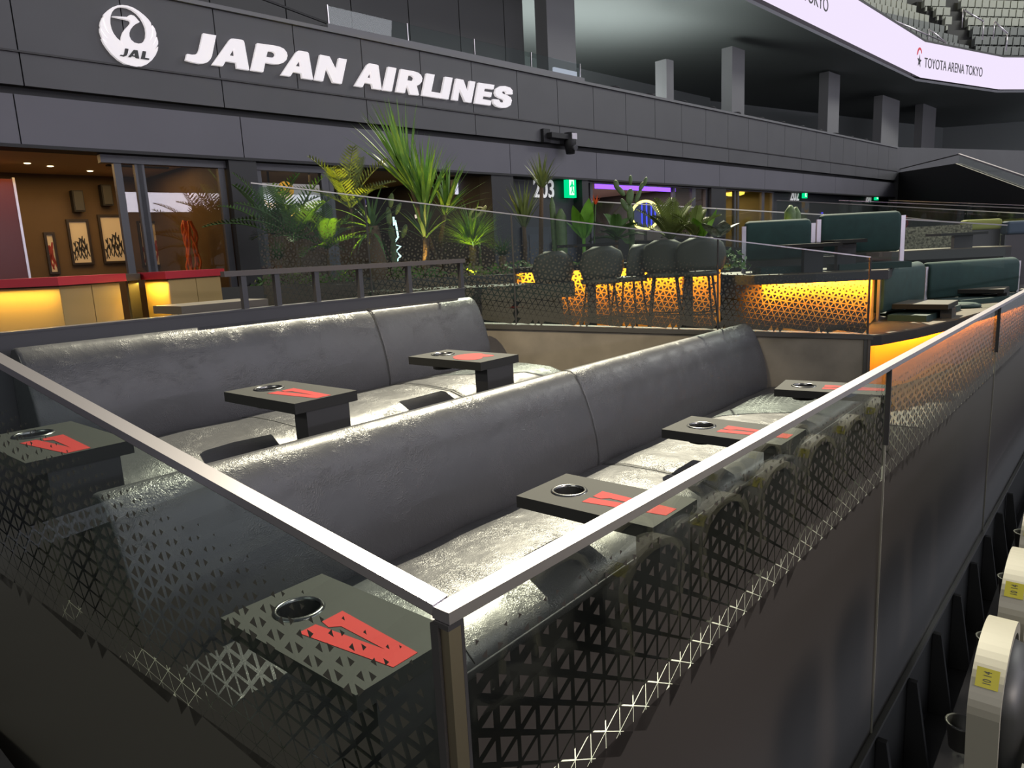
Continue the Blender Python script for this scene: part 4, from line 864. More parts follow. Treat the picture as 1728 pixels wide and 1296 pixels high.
# far shelf below that table
t = thing('far_plinth', D(-3.5,6.2,ZU), 'long dark bench edge behind the longer green sofa', 'bench')
f0, _ = a_of(1700, 424, 6.0); f1, _ = a_of(1500, 432, 6.0)
build('slab', dbox(MB(), f0, f1, 5.9, 6.9, -0.42, -0.28), M_DARKGREY, t); build('slab_top', dbox(MB(), f0, f1, 5.9, 6.9, -0.279, -0.265), M_WOOD, t); build('body', dbox(MB(), f0+0.1, f1-0.1, 6.1, 6.8, ZU, -0.421), M_DARK, t)

# ---- lower bench along the court side
ZL = -1.68
low = [(7.55,2.38),(7.75,2.10),(8.15,1.86),(8.8,1.66),(9.8,1.45),(11.2,1.25),(14.5,0.95),(14.5,2.38)]
t = thing('lower_plinth', (10.5,1.9,ZL), 'long curved wooden plinth with amber base along the court side', 'plinth')
build('slab', prism(MB(), low, -1.13, -1.03), M_DARK, t); build('slab_top', prism(MB(), shrink(low,0.004), -1.0299, -1.015), M_WOOD, t)
build('amber_base', prism(MB(), [(x+0.25,y+0.12) if y < 2.3 else (x,y-0.02) for x, y in low], ZL, -1.131), M_AMBER, t)
led('lower_led', (8.0,1.90,-1.14), (9.9,1.50,-1.14), 11, (1.0,0.46,0.05), (0.2,0.5,0)); led('lower_led', (9.9,1.50,-1.14), (14.0,1.05,-1.14), 22, (1.0,0.46,0.05), (0.1,0.5,0))
green_sofa((9.42,2.24),(11.1,2.12),-0.92,-0.37,'green velvet sofa back above the divider end, lower row', th=0.2, zs=-1.015)
pA = on_x(1562,440,11.9); pB = on_x(1712,436,13.4); green_sofa((pA.x,pA.y),(pB.x,pB.y),-0.95,-0.42,'long green velvet sofa back at the right, lower row', th=0.2, zs=-1.015)
for i, (u, v, rx) in enumerate([(1530,527,0.36),(1618,515,0.26),(1650,503,0.30)]):
    p = on_z(u, v, -0.99)
    tag(build('round_seat_pad', MB().lathe((p.x,p.y,-1.0155), [(0.001,0.055),(rx*0.8,0.055),(rx,0.035),(rx,0.012),(rx*0.95,0.0),(0.001,0.0)], 26), M_GREEN_PAD, None, (p.x,p.y,-1.015)), ['round green seat pad nearest the divider end','round green seat pad half behind the nearer post table','round green seat pad under the far post table'][i], 'seat pad', 'round green seat pads')
for i, (x0, x1, y0, y1, px0, px1, lab) in enumerate([(9.72,10.40,1.52,2.12,9.86,10.16,'post table on the lower plinth beyond the divider end'),(12.3,12.95,1.25,1.86,12.5,12.8,'post table on the lower plinth at the right picture edge')]):
    t = thing('post_table', (0.5*(px0+px1),y0+0.1,ZL), lab, 'table', 'post tables on the lower plinth')
    z_ = -0.84
    build('table_top', MB().box((x0,y0,z_-0.055),(x1,y1,z_)), M_TABLE, t); build('top_plate', MB().box((x0+0.005,y0+0.005,z_+0.0002),(x1-0.005,y1-0.005,z_+0.004)), mat('pale_top',(0.12,0.11,0.09),0.4), t)
    build('post', MB().box((px0,y0-0.02,-1.0149),(px1,y0+0.1,z_-0.056)), M_TABLE_LOW, t)
    build('cup_sleeve', MB().lathe((x0+0.3,y1-0.16,z_-0.056), [(0.07,0.0),(0.068,-0.04),(0.001,-0.04)], 16), M_HOLE, t)

# ---- further lounges: sofas, glass rails
for i, (u0, u1, vt, vb, X, m_, lab) in enumerate([(1632,1694,371,389,15.0,mat('lime_fabric',(0.22,0.24,0.05),0.8),'lime green sofa back far at the right'),(1702,1760,373,396,15.5,mat('slate_blue_fabric',(0.045,0.07,0.10),0.8),'slate blue sofa back at the right picture edge')]):
    p0_, p1_ = on_x(u0,vt,X), on_x(u1,vt,X+0.6); zb = on_x(u0,vb,X).z; P0 = Vector((p0_.x,p0_.y,0)); P1 = Vector((p1_.x,p1_.y,0)); e = (P1-P0); L = e.length; e.normalize(); nn = Vector((-e.y,e.x,0))
    t = thing('far_sofa', (P0.x,P0.y,-1.0), lab, 'sofa', 'sofas of the further lounges')
    o = build('backrest', slab(P0, e, 0, L, K(zb), K(p0_.z), nn*0, nn*0.18), m_, t); bevel(o, 0.05, 3)
    build('frame', slab(P0, e, 0, L, K(-1.0), K(zb-0.001), nn*0.05, nn*0.13), M_STEEL_DARK, t)
M_PATTERN = mat('speckled_screen',(0.22,0.22,0.16),0.7, vary=(30,0.8))
for i, (x0_, v0_, x1_, v1_, X0, X1, lab) in enumerate([(1000,340,1700,380,13.5,12.5,'nearest of the far glass dividers behind the green sofas'),(1311,338,1728,360,17.0,16.5,'second of the far glass dividers'),(1416,338,1740,352,21.0,20.0,'third of the far glass dividers'),(1515,366,1740,389,16.8,16.0,'glass divider right of the longer green sofa'),(1500,338,1740,347,26.0,25.0,'furthest of the far glass dividers')]):
    A, B = on_x(x0_,v0_,X0 if x0_ > 1100 else 10.8), on_x(x1_,v1_,X1); Ah, Bh = Vector((A.x,A.y,0)), Vector((B.x,B.y,0)); L = (Bh-Ah).length; e = (Bh-Ah)/L; nn = Vector((-e.y,e.x,0))
    zt = lambda a, A=A, B=B, L=L: A.z+(B.z-A.z)*a/L
    t = thing('far_glass_divider', (0.5*(A.x+B.x),0.5*(A.y+B.y),-1.0), lab, 'glass railing', 'far glass dividers')
    build('glass_pane', slab(Ah, e, 0, L, lambda a: zt(a)-0.6, zt, nn*0, nn*0.012), M_GLASS, t)
    build('top_edge', MB().beam(A, B, 0.03, 0.018), M_STEEL, t)
    build('base', slab(Ah, e, 0, L*(0.55 if i in (0,3) else 1.0), K(-1.0), lambda a: zt(a)-0.6, nn*-0.03, nn*0.05), M_DARKGREY, t)
t = thing('patterned_screen', on_x(1600,405,15.5), 'pale speckled low screen in front of the lime green sofa', 'screen')
A, B = on_x(1528,398,14.8), on_x(1640,398,15.0); Ah, Bh = Vector((A.x,A.y,0)), Vector((B.x,B.y,0)); L = (Bh-Ah).length; e = (Bh-Ah)/L; nn = Vector((-e.y,e.x,0))
build('panel', slab(Ah, e, 0, L, K(-1.0), K(0.12), nn*0, nn*0.05), M_PATTERN, t)
# ================================================================== PLANTS
M_LEAF = mat('leaf_green',(0.15,0.29,0.05),0.5, vary=(9,0.25)); M_LEAF_D = mat('leaf_dark',(0.08,0.165,0.042),0.5, vary=(9,0.25))
M_LEAF_B = mat('leaf_bright',(0.14,0.34,0.03),0.4, vary=(6,0.3)); M_LEAF_O = mat('leaf_olive',(0.15,0.19,0.055),0.6, vary=(9,0.25)); M_LEAF_S = mat('leaf_silver',(0.25,0.30,0.25),0.5, vary=(25,0.6))
M_TRUNK = mat('palm_bark',(0.12,0.075,0.04),0.9, bump=(60,0.6,0.02)); M_CACT = mat('cactus_green',(0.10,0.16,0.06),0.6, vary=(20,0.2))
_leafcache = {}
def leaf_me(kind, L, wd, arch, m):
    """one leaf along +Z, arching to +X; shared mesh"""
    key = (kind, round(L,2), round(wd,3), round(arch,2), m.name)
    if key in _leafcache: return _leafcache[key]
    mb = MB(); n = 7
    def spine(f): a = arch*f; return Vector((L*(1-math.cos(a))/max(arch,1e-3), 0, L*math.sin(a)/max(arch,1e-3))) if arch > 0.01 else Vector((0,0,L*f))
    if kind in ('sword', 'broad'):
        rows = []
        for i in range(n+1):
            f = i/n; c = spine(f); t_ = (spine(min(1,f+0.01))-spine(max(0,f-0.01))).normalized(); nn = Vector((0,1,0)).cross(t_)
            hw = wd*((0.55+0.45*math.sin(math.pi*min(1,f*1.3)))*(1-f**3) if kind == 'sword' else math.sin(math.pi*min(1,max(0.03,f))**0.8)**0.8+0.02)
            rows.append([c+Vector((0,-hw,0))+nn*hw*0.25, c, c+Vector((0,hw,0))+nn*hw*0.25])
        vs = [p for r in rows for p in r]; fs = []
        for i in range(n):
            for k in range(2): fs.append((i*3+k,i*3+k+1,i*3+k+4,i*3+k+3))
        mb.add(vs, fs, True)
    elif kind == 'frond':
        mb.tube([spine(i/10) for i in range(11)], [0.012*(1-0.8*i/10)+0.002 for i in range(11)], 5)
        N = 19
        for i in range(2, N):
            f = i/N; c = spine(f); t_ = (spine(min(1,f+0.01))-spine(max(0,f-0.01))).normalized(); nn = Vector((0,1,0)).cross(t_)
            ll = wd*math.sin(math.pi*(0.12+0.85*f))**0.7
            for sd in (-1, 1):
                d = (Vector((0,sd,0))*0.85+t_*0.55-nn*0.12).normalized(); q = d.cross(nn).normalized()*0.013
                tip = c+d*ll-nn*ll*0.18
                mb.add([c+q*0.5, c+d*ll*0.5+q-nn*ll*0.04, tip, c+d*ll*0.5-q-nn*ll*0.04, c-q*0.5], [(0,1,2,3,4)])
    me = bpy.data.meshes.new(kind+'_leaf'); me.from_pydata([tuple(v) for v in mb.v], [], mb.f)
    for p, s_ in zip(me.polygons, mb.sm): p.use_smooth = s_
    me.materials.append(m); me.update(); _leafcache[key] = me
    return me
def put_leaf(name, me, parent, at, az, tilt, roll=0.0):
    o = bpy.data.objects.new(name, me); COL.objects.link(o); o.parent = parent
    o.matrix_local = Matrix.Translation(Vector(at)-wloc(parent)) @ Matrix.Rotation(az,4,'Z') @ Matrix.Rotation(tilt,4,'Y') @ Matrix.Rotation(roll,4,'Z')
    return o
def pt(u, v, b): return on_D(u, v, b)
SOIL = -0.34
def yucca(name, label, b, trunk_px, n, L, wd, spread, m=M_LEAF, droop=0.25, lean=None, r=0.03):
    """trunk_px: pixel path from soil to crown on the plane b"""
    pts = [pt(u, v, b) for u, v in trunk_px]; base = pts[0].copy(); base.z = SOIL
    t = thing(name, base, label, 'plant', 'planter plants')
    build('trunk', MB().tube([base]+pts, [r*1.2]+[r]*(len(pts)-1)+[r*0.8], 8), M_TRUNK, t)
    top = pts[-1]; rnd = random.Random(hash(label) % 1000 if False else len(label)*7+n)
    ax = (pts[-1]-pts[-2]).normalized()
    if lean is not None: ax = Vector(lean).normalized()
    rot = Vector((0,0,1)).rotation_difference(ax).to_matrix().to_4x4()
    for i in range(n):
        az = i*2.39996+rnd.uniform(-0.2,0.2); f = i/n; tilt = spread*(0.12+0.88*f)*rnd.uniform(0.85,1.1); ll = L*rnd.uniform(0.82,1.05)
        me = leaf_me('sword', round(ll/L*4)/4*L, wd, droop+0.5*round(f*2)/2*droop*2, m)
        o = bpy.data.objects.new('leaf', me); COL.objects.link(o); o.parent = t
        o.matrix_local = Matrix.Translation(top-ax*0.12*f*L-wloc(t)) @ rot @ Matrix.Rotation(az,4,'Z') @ Matrix.Rotation(tilt,4,'Y')
    return t
BP = 3.3
yucca('yucca','tallest yucca with its leaning crown high above the glass',BP,[(738,440),(722,400),(706,350),(690,308)],44,1.12,0.026,0.46,M_LEAF,0.15,lean=_lin(-0.34,1.0,0)-FWD*0.1)
yucca('yucca','second yucca with an upright crown right of the tallest one',BP-0.1,[(722,445),(720,400),(717,348)],40,0.92,0.028,0.50,M_LEAF,0.2)
yucca('yucca','third yucca with a spreading crown in front of the white light box',BP+0.15,[(742,445),(744,400),(752,355)],28,0.72,0.026,0.85,M_LEAF,0.3)
yucca('yucca','small yucca crown low between the trunks of the taller ones',BP-0.3,[(716,450),(718,420),(716,395)],16,0.6,0.024,0.9,M_LEAF_D,0.3)
yucca('yucca','dim yucca left of the number 203',BP+0.1,[(886,440),(886,410),(884,380)],24,0.62,0.022,0.5,M_LEAF_O,0.25)
yucca('yucca','yucca with a thin trunk in front of the number 203',BP+0.1,[(913,440),(913,390),(914,314)],24,0.45,0.020,0.6,M_LEAF_O,0.2)
# stout cycad
t = yucca('cycad','stout cycad with a thick brown trunk and drooping stiff leaves',BP-0.6,[(640,450),(634,420),(628,382)],30,0.62,0.022,1.75,M_LEAF_D,0.55,r=0.10)
# ferns and palms
def frond_plant(name, label, b, u, v, n, L, wd, spread, arch, m, up0=0.1, stem=None):
    p = pt(u, v, b); base = Vector((p.x,p.y,SOIL))
    t = thing(name, base, label, 'plant', 'planter plants')
    if p.z > SOIL+0.05: build('stem', MB().tube([base, p], 0.02, 6), M_TRUNK, t)
    me = leaf_me('frond', L, wd, arch, m)
    for i in range(n): put_leaf('frond', me, t, p, i*2.4+0.4*u, up0+spread*(i/n))
    return t
frond_plant('tree_fern','tall fern with feathery fronds reaching above the glass at the left',BP-0.1,592,352,10,0.85,0.20,1.1,0.7,M_LEAF_O)
frond_plant('fern','dark arching fern in front of the left window',BP-0.3,500,405,12,0.95,0.20,1.3,0.9,M_LEAF_D)
frond_plant('fern','second dark fern at the left end of the planter',BP,462,395,10,0.95,0.18,1.2,0.8,M_LEAF_D)
frond_plant('fern','dark fern between the left fern and the cycad',BP-0.2,552,420,10,0.75,0.16,1.3,0.9,M_LEAF_D)
frond_plant('areca_palm','feathery palm right of the ring of light',BP+0.2,1132,405,14,0.62,0.15,1.0,0.6,M_LEAF_O)
frond_plant('bromeliad_fern','low olive fern left of the silver leaf',BP,1172,400,8,0.45,0.12,1.2,0.8,M_LEAF_O)
frond_plant('fern','dark fern right of the lily leaves',BP,1040,405,10,0.42,0.11,1.3,0.9,M_LEAF_D)
# grass fountains
def grass(name, label, b, u, v, n, L, m):
    p = pt(u, v, b); base = Vector((p.x,p.y,SOIL)); t = thing(name, base, label, 'plant', 'planter plants'); rnd = random.Random(n+int(u)); mb = MB()
    for i in range(n):
        az = rnd.uniform(0,6.28); tilt = rnd.uniform(0.1,1.35); ar = rnd.uniform(0.3,0.9); l = L*rnd.uniform(0.7,1.05); rows = []
        rm = Matrix.Rotation(az,3,'Z') @ Matrix.Rotation(tilt,3,'Y')
        for j in range(6):
            f = j/5; a = ar*f; c = Vector((l*(1-math.cos(a))/ar, 0, l*math.sin(a)/ar)); h = 0.009*(1-f*0.95)
            rows += [p+rm @ (c+Vector((0,-h,0))), p+rm @ (c+Vector((0,h,0)))]
        mb.add(rows, [(2*j,2*j+1,2*j+3,2*j+2) for j in range(5)])
    o = build('blades', mb, m, t, recalc=False); o['kind'] = 'stuff'
    if p.z > SOIL+0.03: build('stem', MB().tube([base, p], 0.05, 7), M_TRUNK, t)
    return t
grass('spiky_grass','large round fountain of spiky grass lit yellow from below',BP-0.2,797,415,420,0.62,M_LEAF)
grass('spiky_grass','small tuft of bluish grass right of the large spiky one',BP-0.3,848,432,110,0.34,M_LEAF_D)
grass('spiky_grass','low tuft of spiky grass at the left end of the planter',BP-0.5,470,438,110,0.34,M_LEAF_D)
# cacti
def column_cactus(label, b, u0, v0, u1, v1, r):
    p0_, p1_ = pt(u0,v0,b), pt(u1,v1,b); base = Vector((p0_.x,p0_.y,SOIL)); t = thing('column_cactus', base, label, 'cactus', 'planter cacti'); rings = []
    L = p1_-base
    for j in range(10):
        f = j/9; c = base+L*f; k = r*(1.0 if f < 0.85 else math.sqrt(max(0.02,1-((f-0.85)/0.155)**2)))
        rings.append([c+Vector((k*(1+0.14*(i % 2))*math.cos(2*math.pi*i/16), k*(1+0.14*(i % 2))*math.sin(2*math.pi*i/16), 0)) for i in range(16)])
    build('stem', MB().loft(rings), M_CACT, t); return t
column_cactus('slim column cactus with a bent top beside the number 203',BP-0.1,938,410,931,332,0.035)
column_cactus('thicker column cactus right of the slim one',BP-0.15,948,410,946,352,0.065)
column_cactus('pale column cactus behind the short green sofa, left of the pair',4.2,1332,372,1334,346,0.07)
column_cactus('pale column cactus behind the short green sofa, right of the pair',4.25,1344,372,1343,349,0.06)
def pad_cactus(label, b, pads):
    p = pt(pads[0][0], pads[0][1], b); base = Vector((p.x,p.y,SOIL)); t = thing('pad_cactus', base, label, 'cactus', 'planter cacti')
    bm = build('stem', MB().tube([base, pt(pads[0][0],pads[0][1],b)], 0.04, 8), M_CACT, t)
    for (u, v, w_, h_, tl) in pads:
        c = pt(u, v, b); mb = MB().blob((0,0,0), 1, 1, 1, 12, 8); R3 = Matrix((RIGHT*math.cos(tl)+UP*math.sin(tl), FWD, UP*math.cos(tl)-RIGHT*math.sin(tl))).transposed()
        k = 9.0/F
        mb.v = [c + R3 @ Vector((q_.x*w_*k, q_.y*0.03, q_.z*h_*k)) for q_ in mb.v]; build('pad', mb, M_CACT, t)
    return t
pad_cactus('tall branching pad cactus in front of the ring room',BP+0.2,[(1066,388,6,16,0.0),(1064,360,6.5,17,0.1),(1063,332,7,15,-0.1),(1047,322,5,12,0.7),(1040,312,5,9,0.2),(1064,304,3.5,9,0.0),(1077,330,4,14,-0.4),(1083,314,4,9,-0.5),(1089,306,3.5,8,-0.3),(1054,346,5,13,0.5)])
pad_cactus('pad cactus between the cycad and the yuccas',BP,[(664,420,6,16,0.0),(661,395,6,16,0.15),(656,365,5.5,17,0.1),(660,338,5,13,-0.1),(672,352,4,12,-0.4),(682,390,5,13,-0.3)])
# broad leaves
def broad(name, label, b, u, v, leaves, m):
    p = pt(u, v, b); base = Vector((p.x,p.y,SOIL)); t = thing(name, base, label, 'plant', 'planter plants')
    build('stem', MB().tube([base, p], 0.025, 6), m, t)
    for (L, wd, az, tilt, arch) in leaves: put_leaf('leaf', leaf_me('broad', L, wd, arch, m), t, p, az, tilt)
    return t
faz = math.atan2(-FWD.y,-FWD.x)
broad('banana_plant','broad bright green banana leaves right of the exit sign',BP-0.1,985,402,[(0.52,0.12,faz+0.5,0.08,0.4),(0.46,0.12,faz-0.9,0.15,0.5),(0.50,0.11,faz+1.9,0.12,0.4),(0.36,0.10,faz+2.9,0.4,0.6),(0.32,0.10,faz-1.9,0.5,0.6)],M_LEAF_B)
broad('silver_leaf_plant','large silvery veined leaves left of the short green sofa',BP-0.2,1213,398,[(0.30,0.12,faz,0.5,0.9),(0.30,0.12,faz+1.2,0.6,0.9),(0.32,0.12,faz-1.2,0.55,0.9),(0.24,0.10,faz+2.4,0.3,0.6)],M_LEAF_S)
broad('banana_plant','single broad leaf beside the silver leaves',BP,1186,400,[(0.40,0.09,faz+0.9,0.35,0.3),(0.34,0.09,faz-0.8,0.5,0.5)],M_LEAF_B)
# paradise flower
p = pt(1003,392,BP); t = thing('paradise_flower', (p.x,p.y,SOIL), 'single orange flower on a stem beside the banana leaves', 'flower')
q_ = pt(1005,345,BP); build('stem', MB().tube([(p.x,p.y,SOIL),p,q_], 0.01, 5), M_LEAF_D, t)
for k in range(6): put_leaf('petal', leaf_me('sword',0.14,0.018,0.1,mat('petal_orange',(0.85,0.12,0.03),0.5)), t, q_, k*1.05, 0.35+0.12*(k % 3))
# hanging curled sculpture vine over the grass
p = pt(806,360,BP-0.1); t = thing('curled_vine', (p.x,p.y,SOIL), 'curled pale vine above the large spiky grass', 'plant')
rnd = random.Random(5)
for k in range(7):
    c = [p+RIGHT*(0.10*math.cos(a+k)*(1+0.2*k/7))+UP*(0.09*math.sin(a*1.2+k*1.3))+FWD*(0.05*math.sin(a+2*k)) for a in [j*0.5 for j in range(10)]]
    build('tendril', MB().tube(c, 0.008, 5), mat('vine_pale',(0.42,0.40,0.16),0.6), t)
build('stem', MB().tube([(p.x,p.y,SOIL),p], 0.02, 5), M_LEAF_O, t)
# shrubs and ground cover
def shrub(label, b, u, v, r, m, n=110):
    p = pt(u, v, b); base = Vector((p.x,p.y,SOIL)); t = thing('shrub', base, label, 'shrub', 'planter shrubs'); rnd = random.Random(int(u*3+v)); mb = MB()
    for i in range(n):
        d = Vector((rnd.gauss(0,1),rnd.gauss(0,1),rnd.gauss(0,1))).normalized()*r*rnd.uniform(0.55,1.0); d.z = abs(d.z)*0.9; c = Vector((p.x,p.y,SOIL+0.03))+d
        a1 = Vector((rnd.gauss(0,1),rnd.gauss(0,1),rnd.gauss(0,1))).normalized(); a2 = a1.orthogonal().normalized(); l = rnd.uniform(0.03,0.055)
        mb.add([c-a1*l, c+a2*l*0.4, c+a1*l, c-a2*l*0.4], [(0,1,2,3)])
    o = build('foliage', mb, m, t, recalc=False); o['kind'] = 'stuff'
    build('stem', MB().tube([base, (p.x,p.y,SOIL+r*0.6)], 0.02, 5), M_TRUNK, t)
    return t
where = ['at the far left of the planter','second from the left','below the dark ferns','at the left foot of the cycad','right of the cycad trunk','below the pad cactus','at the foot of the yuccas','under the spiky grass','right of the spiky grass','at the divider joint','below the number 203','at the foot of the column cacti','below the banana leaves','below the ring of light','below the feathery palm','left of the short green sofa']
for i, u in enumerate([448,486,525,575,660,690,724,790,838,868,905,945,990,1092,1135,1228]):
    b = BP-0.75+0.25*(i % 3); a, z = a_of(u, 430, b)
    shrub('low leafy shrub '+where[i], b, u, 432-(u-448)*0.02, 0.22+0.05*(i % 2), [M_LEAF_D,M_LEAF_O,M_LEAF][i % 3], 150)
# planter uplights
def uplight(label, u, v, b, d, power, col):
    p = pt(u, v, b); z = max(p.z, SOIL+0.06)
    t = thing('planter_uplight', (p.x,p.y,SOIL), label, 'light', 'planter uplights')
    build('housing', MB().tube([(p.x,p.y,SOIL),(p.x,p.y,SOIL+0.06)], 0.035, 10), M_DARK, t)
    build('lens', MB().lathe((p.x,p.y,SOIL+0.0605), [(0.001,0.004),(0.028,0.003),(0.033,0)], 12), emit_mat('uplens_%d' % int(u), col, 8), t)
    lamp('uplight_beam', 'SPOT', (p.x,p.y,SOIL+0.09), d, power, col, spot_size=math.radians(80), spot_blend=0.7, shadow_soft_size=0.03)
YEL = (1.0,0.86,0.04)
uplight('yellow uplight at the foot of the cycad',592,440,BP-0.8,(0.0,0.3,1),130,YEL)
uplight('yellow uplight under the large spiky grass',795,440,BP-0.7,(0.3,0.2,1),130,YEL)
uplight('warm uplight at the yucca trunks',712,445,BP-0.6,(0.3,0.2,1),60,(1.0,0.62,0.16))
uplight('yellow uplight at the column cacti',944,420,BP-0.6,(0.2,0.2,1),22,YEL)
uplight('yellow uplight behind the short green sofa',1305,425,4.0,(0.3,0.3,1),25,YEL)

# ================================================================== FAR END: RAMP WALL, UPPER TIER, RIBBON SCREEN
rp = [on_x(1512,300,33.2), on_x(1612,272,31.0), on_x(1800,340,24.0)]
A, B = Vector((rp[0].x+0.6,rp[0].y,0)), Vector((on_x(1800,340,24.0).x,on_x(1800,340,24.0).y,0))
L = (B-A).length; e = (B-A)/L; nn = Vector((-e.y,e.x,0))
k1 = (Vector((rp[1].x,rp[1].y,0))-A).dot(e)
zr0, zr1, zr2_ = on_line(1512,291,A,B).z, on_line(1612,276,A,B).z, on_line(1790,342,A,B).z
k1 = (on_line(1612,276,A,B)-A).dot(e); k0 = (on_line(1506,291,A,B)-A).dot(e); k2 = (on_line(1790,342,A,B)-A).dot(e)
w_ = struct('wall_ramp', slab(A, e, k0, k1, K(-1.0), lambda a: zr0+(zr1-zr0)*(a-k0)/(k1-k0), nn*0, nn*0.14), M_DARK)
build('wall_section', slab(A, e, k1, k2, K(-1.0), lambda a: zr1+(zr2_-zr1)*(a-k1)/(k2-k1), nn*0, nn*0.14), M_DARK, w_)
t = thing('ramp_railing', tuple(A+e*k1)[:2]+(zr1,), 'steel rail and glass climbing over the far ramp wall', 'railing')
top = lambda a: zr1+(zr2_-zr1)*(a-k1)/(k2-k1)
build('glass_pane', slab(A, e, k1, k2, top, lambda a: top(a)+0.28, nn*0.1, nn*0.12), M_GLASS, t)
build('rail', MB().beam(A+e*k1+nn*0.1+Vector((0,0,top(k1)+0.3)), A+e*k2+nn*0.1+Vector((0,0,top(k2)+0.3)), 0.07, 0.05), M_STEEL, t)
build('rail', MB().beam(A+e*k0+nn*0.1+Vector((0,0,zr0+0.12)), A+e*k1+nn*0.1+Vector((0,0,top(k1)+0.3)), 0.05, 0.03), M_STEEL_DARK, t)
fe0, fe1 = Vector((33.63,7.46,0)), Vector((33.63,7.46,0))+(Vector((41.64,3.87,0))-Vector((33.63,7.46,0)))*2
fe = (fe1-fe0).normalized(); fn = Vector((-fe.y,fe.x,0))
struct('wall_far_end', slab(fe0, fe, 0.02, (fe1-fe0).length, K(ZU), K(3.53), fn*0.02, fn*0.5), M_PANEL)
struct('floor', prism(MB(), [(33.7,7.9),(fe1.x,fe1.y+0.5),(62,8),(40,20),(33.7,16)], 3.3, 3.45), M_DARK)
# ribbon screen along the edge of the upper tier
def depth_pt(u, z, depth):   # point at that depth ahead on the column of the photograph, at height z
    h = Vector((FWD.x,FWD.y,0)).normalized(); r = Vector((h.y,-h.x,0)); return h*depth+r*((u-CX-14)/F*depth)+Vector((0,0,z))
ZB, ZT = 7.1, 8.62
def rib_at(u, v, z): r = ray(u, v); return r*(z/r.z)
R1 = rib_at(1297,0,ZB); R2 = rib_at(1558,130,ZB); R3_ = rib_at(1690,150,ZB); R4 = rib_at(1900,150,ZB)
R0 = R1+(R1-R2).normalized()*9
RB = [R0, R2, R3_, R4]
struct('ceiling', prism(MB(), [(R0.x,R0.y+0.3),(R2.x,R2.y+0.3),(R3_.x+0.2,R3_.y+0.2),(R4.x+0.3,R4.y),(R4.x+2,R4.y-6),(75,-2),(75,22),(-9,22),(-9,14.5),(R0.x-1.5,13.5)], 6.98, 7.09), M_VOID)
lamp('balcony_haze_fill', 'AREA', W(18.5, 4.6, 3.6), (-0.05,-0.1,1), 480, (0.93,1.0,0.98), shape='RECTANGLE', size=8, size_y=1.5)  # added light; its wash on the ceiling stands in for lens haze
struct('wall_void', prism(MB(), [(33,16.9),(58,10),(62,2),(62.3,2.2),(58.2,10.3),(33,17.2)], 3.3, 7.0), M_VOID)
t = thing('ribbon_screen', (R2.x,R2.y,ZB), 'long lilac white ribbon screen with the arena name along the upper tier', 'screen')
M_RIB = emit_mat('lilac_white_screen',(0.90,0.80,1.0),1.0)
for i in range(3):
    A, B = Vector((RB[i].x,RB[i].y,0)), Vector((RB[i+1].x,RB[i+1].y,0)); L = (B-A).length; e = (B-A)/L; nn = Vector((-e.y,e.x,0))
    build('screen_face', slab(A, e, 0.01, L-0.01, K(ZB), K(ZT), nn*0, nn*0.12), M_RIB, t)
    build('screen_edge', slab(A, e, 0, L, K(ZT+0.001), K(ZT+0.08), nn*-0.03, nn*0.15), M_DARKGREY, t)
M_INK = mat('dark_screen_ink',(0.03,0.03,0.035),0.6)
A, B = Vector((R2.x,R2.y,0)), Vector((R3_.x,R3_.y,0)); e = (B-A).normalized(); nn = Vector((-e.y,e.x,0)); L = (B-A).length
P0 = on_line(1559,108,A,B); P1 = on_line(1651,122,A,B); hgt = 0.44
build('lettering', text_mesh('TOYOTA ARENA TOKYO', 0.62, 0.01, P0-nn*0.02+Vector((0,0,-0.15)), e, Z3, -nn, align='LEFT', stretch=(P1-P0).length/ (0.62*10.6)), M_INK, t)
A1 = Vector((R0.x,R0.y,0)); B1 = Vector((R2.x,R2.y,0)); e1 = (B1-A1).normalized(); n1 = Vector((-e1.y,e1.x,0))
P2 = on_line(1397,14,A1,B1)
build('lettering', text_mesh('TOYOTA ARENA TOKYO', 0.62, 0.01, P2-n1*0.02+Vector((0,0,-0.15)), e1, Z3, -n1, align='RIGHT', stretch=1.0), M_INK, t)
def emblem(P, e_, n_, k):
    arc_ = [(0.42*k*math.cos(a), 0.42*k*math.sin(a)) for a in [math.pi*(0.98-0.78*j/12) for j in range(13)]]+[(0.31*k*math.cos(a)+0.02*k, 0.33*k*math.sin(a)) for a in [math.pi*(0.2+0.70*j/12) for j in range(13)]]
    build('emblem_arc', curve_mesh('arc', [arc_], 0.01, P-n_*0.02, e_, Z3, -n_), mat('emblem_red',(0.75,0.03,0.06),0.6), t)
    star = []
    for j in range(10): r_ = (0.33 if j % 2 == 0 else 0.13)*k; a = 0.3+math.pi*2*j/10; star.append((r_*math.cos(a), r_*math.sin(a)*0.85-0.16*k))
    build('emblem_bird', curve_mesh('bird', [star], 0.01, P-n_*0.02, e_, Z3, -n_), M_INK, t)
emblem(on_line(1551,97,A1,B1), e1, n1, 1.0)
# opposite ribbon screen across the court (it is what the windows mirror)
tag(build('opposite_ribbon_screen', MB().box((-30,-46.2,4.9),(70,-46,6.5)), emit_mat('bright_ribbon',(0.88,0.84,1.0),12.0), None, (20,-46,4.9)), 'white ribbon screen across the court, mirrored in the windows', 'screen')
